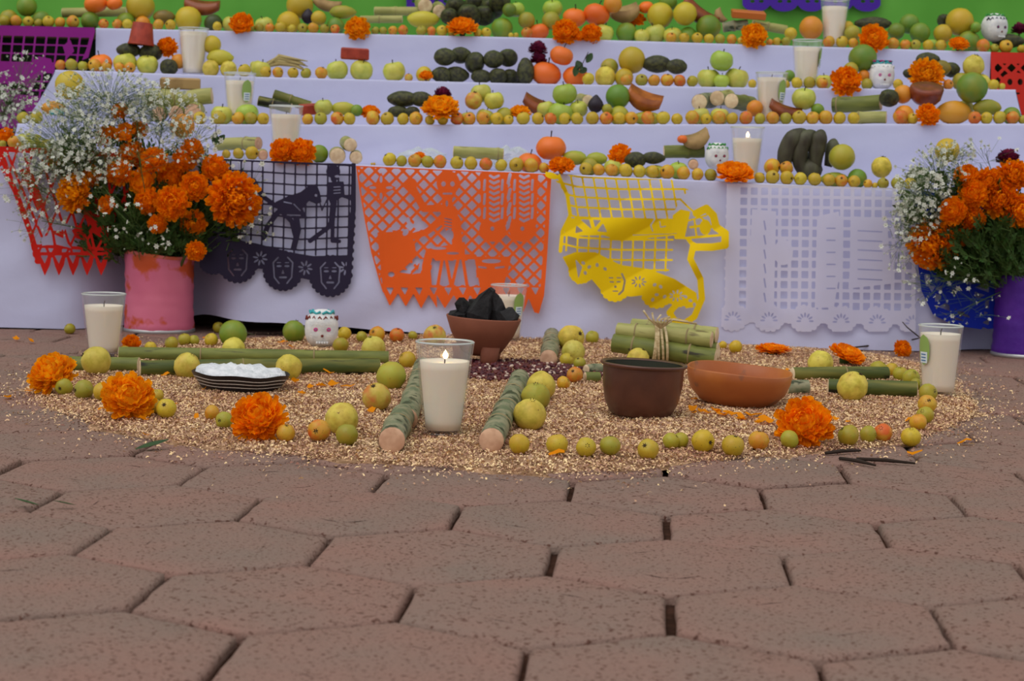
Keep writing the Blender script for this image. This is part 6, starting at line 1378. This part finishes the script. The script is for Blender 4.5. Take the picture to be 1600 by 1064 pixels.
# crumpled clear plastic bags
for (x, y, w_, h_), lb in (((1440, 160, 300, 110, ), 'crumpled clear plastic bag left of the pale cane, lowest tier'), ((1990, 140, 290, 140), 'crumpled clear plastic bag behind the big top mandarin')):
    p = pz(1, 'P', x, y, .15); mp = p.y / FPX / 4; v, f2 = lathe(sphere_prof(1, 1, 14), 26)
    vs = [(a * w_ / 2 * mp * (1 + .25 * fnoise(a * 5, b * 5, c_ * 5)), b * .04 * (1 + .2 * fnoise(b * 7, a * 7, c_)), c_ * h_ / 2 * mp * (1 + .3 * fnoise(c_ * 6, a * 6, b * 5))) for a, b, c_ in v]
    p.z = tier_z(1, p.x) + h_ / 2 * mp * 1.1
    tag(obj('plastic_bag', mesh('plastic_bag', vs, f2, False), M_BAG, None, p), lb, 'plastic bag', 'plastic bags')
tag(obj('fruit_label_wrap', mesh('fruit_label_wrap', *tube([pz(2, 'A', 305, 695, .03), pz(2, 'A', 345, 688, .03), pz(2, 'A', 390, 700, .03)], [.004, .009, .004], 8)), M_TEAL), 'small blue and green wrapped sweet at the second tier left end', 'sweet')

# ------------------------------------------------------------------ flower cans and bouquets
def tin(px, py, R, H, m, rimm, label, dents=0.0):
    c = can_at(px, py, R); e = empty('flower_can', c)
    prof = [(0, .004), (R * .97, .004)]
    n = 14
    for k in range(n + 1):
        t = k / n; prof.append((R * (1 - .03 * math.sin(math.pi * t)) + .0012 * math.sin(k * 2.6), .008 + (H - .012) * t))
    v, f2 = lathe(prof, 56)
    v = [(x * (1 + dents * fnoise(x * 30, y * 30, z * 25)), y * (1 + dents * fnoise(x * 30, y * 30, z * 25)), z + (.006 * math.sin(2 * math.atan2(y, x)) if z > H * .9 else 0)) for x, y, z in v]
    obj('can_wall', mesh('can_wall', v, f2), m, e)
    v, f2 = lathe([(R * .99, 0), (R * 1.02, .002), (R * 1.02, .008), (R * .99, .010)], 48); obj('bottom_rim', mesh('bottom_rim', v, f2), M_TIN, e)
    v, f2 = lathe([(R * 1.0, H - .010), (R * 1.015, H - .006), (R * 1.0, H - .002), (R * .96, H - .004), (R * .95, H * .7), (0, H * .68)], 48)
    v = [(x, y, z + (.006 * math.sin(2 * math.atan2(y, x)) if z > H * .9 else 0)) for x, y, z in v]; obj('top_rim', mesh('top_rim', v, f2), rimm, e)
    tag(e, label, 'flower can'); return c
cl = tin(249, 523, .081, .186, M_PINKCAN, M_RIM, 'dented pink tin can with orange stains, holding the left bouquet', .02)
cr = tin(1606, 562, .083, .184, M_PURCAN, M_PURCAN, 'purple painted tin can holding the right bouquet', .012)
ML = Vector((cl.x, cl.y, .13)); MR = Vector((cr.x, cr.y, .13))
LB = [(188, 174, 28, 'topmost small marigold of the left bouquet'), (166, 214, 38, 'upper left marigold of the left bouquet among white blossoms'), (196, 208, 34, 'upper middle folded marigold of the left bouquet'), (217, 203, 30, 'round deep orange marigold at the left bouquet top'),
      (88, 253, 28, 'small marigold at the left edge of the left bouquet'), (117, 302, 60, 'large light orange marigold low at the left bouquet left side'), (143, 275, 34, 'marigold above the large light one of the left bouquet'), (167, 320, 30, 'small round marigold left of the left bouquet centre'),
      (187, 270, 42, 'marigold between white blossoms, left of the bouquet centre'), (222, 284, 44, 'open dark-eyed marigold in the left bouquet'), (206, 240, 42, 'upper centre marigold of the left bouquet'), (241, 250, 42, 'marigold right of the upper centre in the left bouquet'),
      (288, 250, 38, 'round marigold at the upper right of the left bouquet'), (336, 264, 44, 'round marigold at the right edge, above the largest one'), (304, 292, 46, 'marigold left of the largest one in the left bouquet'), (267, 278, 48, 'broad central marigold of the left bouquet'),
      (231, 314, 42, 'lower centre left marigold of the left bouquet'), (269, 317, 54, 'bright lower centre marigold of the left bouquet'), (246, 350, 30, 'small marigold hanging above the pink can'), (302, 350, 44, 'drooping marigold low at the right of the left bouquet'), (306, 392, 32, 'lowest marigold touching the pink can rim'),
      (366, 312, 84, 'largest marigold, at the right of the left bouquet'), (300, 234, 36, 'dim marigold behind the round one at the upper right')]
for i, (x, y, d, lb) in enumerate(LB):
    Y = cl.y - .05 + rnd.uniform(-.05, .02) + (-.03 if y > 300 else 0) + (.04 if y < 240 else 0)
    if d > 56: Y = cl.y - .10
    p = atY(x, y, Y); r = d / 2 * Y / FPX * 1.04
    fc = Vector(((x - 240) / 260, -.9, (300 - y) / 260 + .15))
    marigold(p, r, fc, lb, 'marigolds of the left bouquet', light=(i in (1, 5)), stem_to=ML + Vector((rnd.uniform(-.05, .05), rnd.uniform(-.05, .05), 0)), open_=(i in (9, 1, 2)), variant=(4 if d > 56 else None))
RB = [(1510, 276, 40, 'marigold at the top left of the right bouquet, beside white blossoms'), (1489, 330, 44, 'marigold left of the right bouquet centre'), (1457, 382, 78, 'large spreading marigold at the lower left of the right bouquet'), (1491, 372, 42, 'marigold touching the large spreading one on its right'),
      (1521, 303, 46, 'shaded marigold in the right bouquet, second from its top left'), (1545, 285, 46, 'upper marigold of the right bouquet below the maroon flower'), (1562, 312, 60, 'broad central marigold of the right bouquet'), (1582, 274, 52, 'upper right marigold of the right bouquet'), (1594, 330, 54, 'marigold at the right picture edge'), (1519, 342, 40, 'dark orange marigold under the right bouquet centre')]
for i, (x, y, d, lb) in enumerate(RB):
    Y = cr.y - .06 + rnd.uniform(-.04, .02); p = atY(x, y, Y); r = d / 2 * Y / FPX * 1.04
    marigold(p, r, Vector(((x - 1590) / 200, -.9, (330 - y) / 200 + .1)), lb, 'marigolds of the right bouquet', stem_to=MR + Vector((rnd.uniform(-.05, .05), rnd.uniform(-.05, .05), 0)), variant=(4 if d > 56 else None))
pm = atY(1575, 247, cr.y - .02); cockscomb(pm, .028, 'maroon flower rising at the top of the right bouquet', stem_to=MR)

def blossoms(name, c, mouth, n, seed, label, group, depth=.09, density_c=(0, 0)):
    """a spray of tiny white flowers: c = list of (px,py,rx,ry,weight,Y)"""
    g = random.Random(seed); fl = MB(); st = MB(); e = empty(name, mouth); o0 = Vector(mouth)
    petal = []
    tot = sum(q[4] for q in c)
    for px, py, rx, ry, wt, Y in c:
        cnt_ = int(n * wt / tot); hub = atY(px, py, Y) - o0
        base = Vector((g.uniform(-.03, .03), g.uniform(-.03, .03), 0)); mid = (base + hub) / 2 + Vector((g.uniform(-.02, .02), g.uniform(-.02, .02), .03))
        st.add(*tube([base, mid, hub], [.0016, .0013, .0008], 4, False))
        for i in range(cnt_):
            a = g.uniform(0, 6.283); q = math.sqrt(g.random()) if g.random() < .8 else g.gauss(.9, .2)
            p = atY(px + rx * q * math.cos(a), py + ry * q * math.sin(a), Y + g.uniform(-depth, depth * .5)) - o0
            f0 = hub + (p - hub) * g.uniform(.2, .5) + Vector((0, 0, -.012)) if g.random() < .6 else mid + (hub - mid) * g.uniform(.5, 1)
            st.add(*tube([f0, (f0 + p) / 2 + Vector((g.uniform(-.004, .004), 0, .003)), p], [.00038, .00032, .00028], 3, False))
            big = g.random() < .42; r = (g.uniform(.0048, .0078) if big else g.uniform(.0022, .0042))
            M = Matrix.Translation(p) @ rot_to((g.uniform(-1, 1), g.uniform(-1.4, .4), g.uniform(-.4, 1))) 
            npet = 6 if big else 4
            for k in range(npet):
                t = 2 * math.pi * k / npet; b = .5
                pts = [(0, 0, 0), (r * .6 * math.cos(t - b), r * .6 * math.sin(t - b), r * .25), (r * math.cos(t), r * math.sin(t), r * .12), (r * .6 * math.cos(t + b), r * .6 * math.sin(t + b), r * .25)]
                fl.add([M @ Vector(q2) for q2 in pts], [(0, 1, 2, 3)], 0 if (big or g.random() < .7) else 1)
            v = [M @ Vector(q2) for q2 in ((0, 0, -r * .9), (r * .35, 0, -.1 * r), (-r * .18, r * .3, -.1 * r), (-r * .18, -r * .3, -.1 * r), (0, 0, r * .25))]
            fl.add(v, [(0, 2, 1), (0, 3, 2), (0, 1, 3), (4, 1, 2), (4, 2, 3), (4, 3, 1)], 1)
    s = obj('stems', st.build('stems', True), M_STEM, e); s['kind'] = 'stuff'
    b = obj('blossoms', fl.build('blossoms', False, [M_WHITEFL, M_BUD]), None, e); b['kind'] = 'stuff'
    tag(e, label, 'white blossoms', group)
Yl = cl.y - .03; GL = 'sprays of small white blossoms, left bouquet'; GR = 'sprays of small white blossoms, right bouquet'
blossoms('babys_breath_spray', [(170, 150, 85, 45, 3, Yl + .02), (130, 175, 60, 40, 2, Yl)], ML, 520, 1, 'spray of tiny white blossoms at the top of the left bouquet', GL)
blossoms('babys_breath_spray', [(95, 215, 70, 50, 3, Yl - .03), (130, 245, 60, 45, 3, Yl - .03), (80, 260, 50, 40, 1.5, Yl - .03)], ML, 1000, 2, 'dense spray of white blossoms at the left of the left bouquet', GL)
blossoms('babys_breath_spray', [(50, 290, 50, 55, 2, Yl - .05), (65, 345, 50, 45, 1, Yl - .05), (25, 270, 30, 50, .8, Yl - .04)], ML, 170, 3, 'loose spray of white blossoms over the red paper', GL)
blossoms('babys_breath_spray', [(255, 180, 60, 45, 3, Yl), (300, 215, 48, 38, 2, Yl), (215, 170, 50, 40, 2, Yl)], ML, 480, 4, 'spray of white blossoms at the upper right of the left bouquet', GL)
blossoms('babys_breath_spray', [(385, 290, 40, 45, 1, Yl - .02), (400, 345, 35, 40, 1.3, Yl - .02)], ML, 80, 5, 'thin spray of white buds over the black paper', GL)
blossoms('babys_breath_spray', [(210, 345, 40, 30, 1, Yl - .09), (225, 375, 50, 22, 1, Yl - .09)], ML, 46, 6, 'few white blossoms low in front of the left bouquet leaves', GL)
blossoms('babys_breath_spray', [(215, 235, 70, 45, 1, Yl - .1), (160, 290, 60, 50, .7, Yl - .1)], ML, 80, 7, 'white blossoms scattered between the left bouquet marigolds', GL)
Yr = cr.y - .05
blossoms('babys_breath_spray', [(1440, 305, 42, 45, 3, Yr), (1465, 270, 45, 40, 2, Yr), (1430, 340, 38, 40, 2, Yr)], MR, 640, 11, 'dense spray of white blossoms at the left of the right bouquet', GR)
blossoms('babys_breath_spray', [(1485, 240, 42, 22, 2, Yr + .03), (1540, 240, 55, 25, .5, Yr + .03)], MR, 110, 12, 'light spray of white blossoms at the top of the right bouquet', GR)
blossoms('babys_breath_spray', [(1405, 375, 32, 50, 2, Yr), (1470, 440, 60, 40, 2, Yr - .03), (1510, 480, 60, 30, .8, Yr - .03)], MR, 150, 13, 'loose spray of white blossoms drooping over the blue paper', GR)
pb = atY(-40, 330, 4.62); pb.z = .3
blossoms('babys_breath_spray', [(15, 165, 42, 40, 3, 4.62), (-20, 150, 40, 50, 2, 4.62), (35, 120, 40, 40, 1, 4.62)], pb, 420, 21, 'dim spray of white blossoms at the left picture edge, before the magenta net', 'sprays of small white blossoms, far left')

def foliage(mouth, blobs, n, seed, label):
    g = random.Random(seed); mb = MB(); st = MB(); o0 = Vector(mouth); e = empty('marigold_foliage', mouth); tot = sum(b[4] for b in blobs)
    for px, py, rx, ry, wt, Y in blobs:
        for i in range(int(n * wt / tot)):
            a = g.uniform(0, 6.283); q = math.sqrt(g.random())
            p = atY(px + rx * q * math.cos(a), py + ry * q * math.sin(a), Y + g.uniform(-.06, .06)) - o0
            d = (p - Vector((0, 0, -.05))).normalized() + Vector((g.uniform(-.7, .7), g.uniform(-.7, .7), g.uniform(-.6, .5))); d.normalize()
            # a small feathered leaf: midrib with five leaflets
            Lr = g.uniform(.022, .042); sd = d.cross(Vector((g.uniform(-1, 1), g.uniform(-1, 1), g.uniform(-1, 1)))).normalized(); nn = d.cross(sd)
            for k in range(7):
                t = .25 + .75 * (k // 2) / 3; s_ = 0 if k == 6 else (1 if k % 2 else -1)
                b0 = p + d * Lr * t * .8; dd = (d * .8 + sd * s_ * .9 + nn * g.uniform(-.3, .3)).normalized(); ll = Lr * .45; ww = dd.cross(nn).normalized() * Lr * .11
                mb.add([b0, b0 + dd * ll * .5 + ww, b0 + dd * ll, b0 + dd * ll * .5 - ww], [(0, 1, 2, 3)])
            st.add(*tube([p - d * Lr * .4, p + d * Lr], [.0009, .0005], 3, False))
    for k in range(16):
        px, py, rx, ry, wt, Y = blobs[k % len(blobs)]
        q = atY(px + g.uniform(-rx, rx) * .7, py + g.uniform(-ry, ry) * .7, Y) - o0; st.add(*tube([(g.uniform(-.04, .04), g.uniform(-.04, .04), -.01), q * .5 + Vector((0, 0, .01)), q], [.003, .0025, .0015], 5, False))
    a = obj('leaflets', mb.build('leaflets', False), M_GREEN, e); a['kind'] = 'stuff'; b = obj('stems', st.build('stems', True), M_STEM, e); b['kind'] = 'stuff'
    tag(e, label, 'foliage', kind='stuff')
foliage(ML, [(240, 370, 75, 35, 3, cl.y - .03), (215, 325, 95, 40, 2.5, cl.y), (330, 360, 45, 40, 1, cl.y), (290, 290, 80, 40, 1, cl.y + .02), (170, 380, 45, 30, .7, cl.y + .01), (160, 260, 80, 50, .8, cl.y + .02)], 1500, 31, 'dark green feathery leaves of the left bouquet')
foliage(MR, [(1560, 400, 60, 50, 3, cr.y - .03), (1590, 380, 60, 60, 2, cr.y), (1510, 400, 45, 40, 1.5, cr.y - .03), (1530, 330, 60, 50, 1, cr.y), (1470, 330, 50, 60, .5, cr.y)], 1250, 32, 'dark green feathery leaves of the right bouquet')
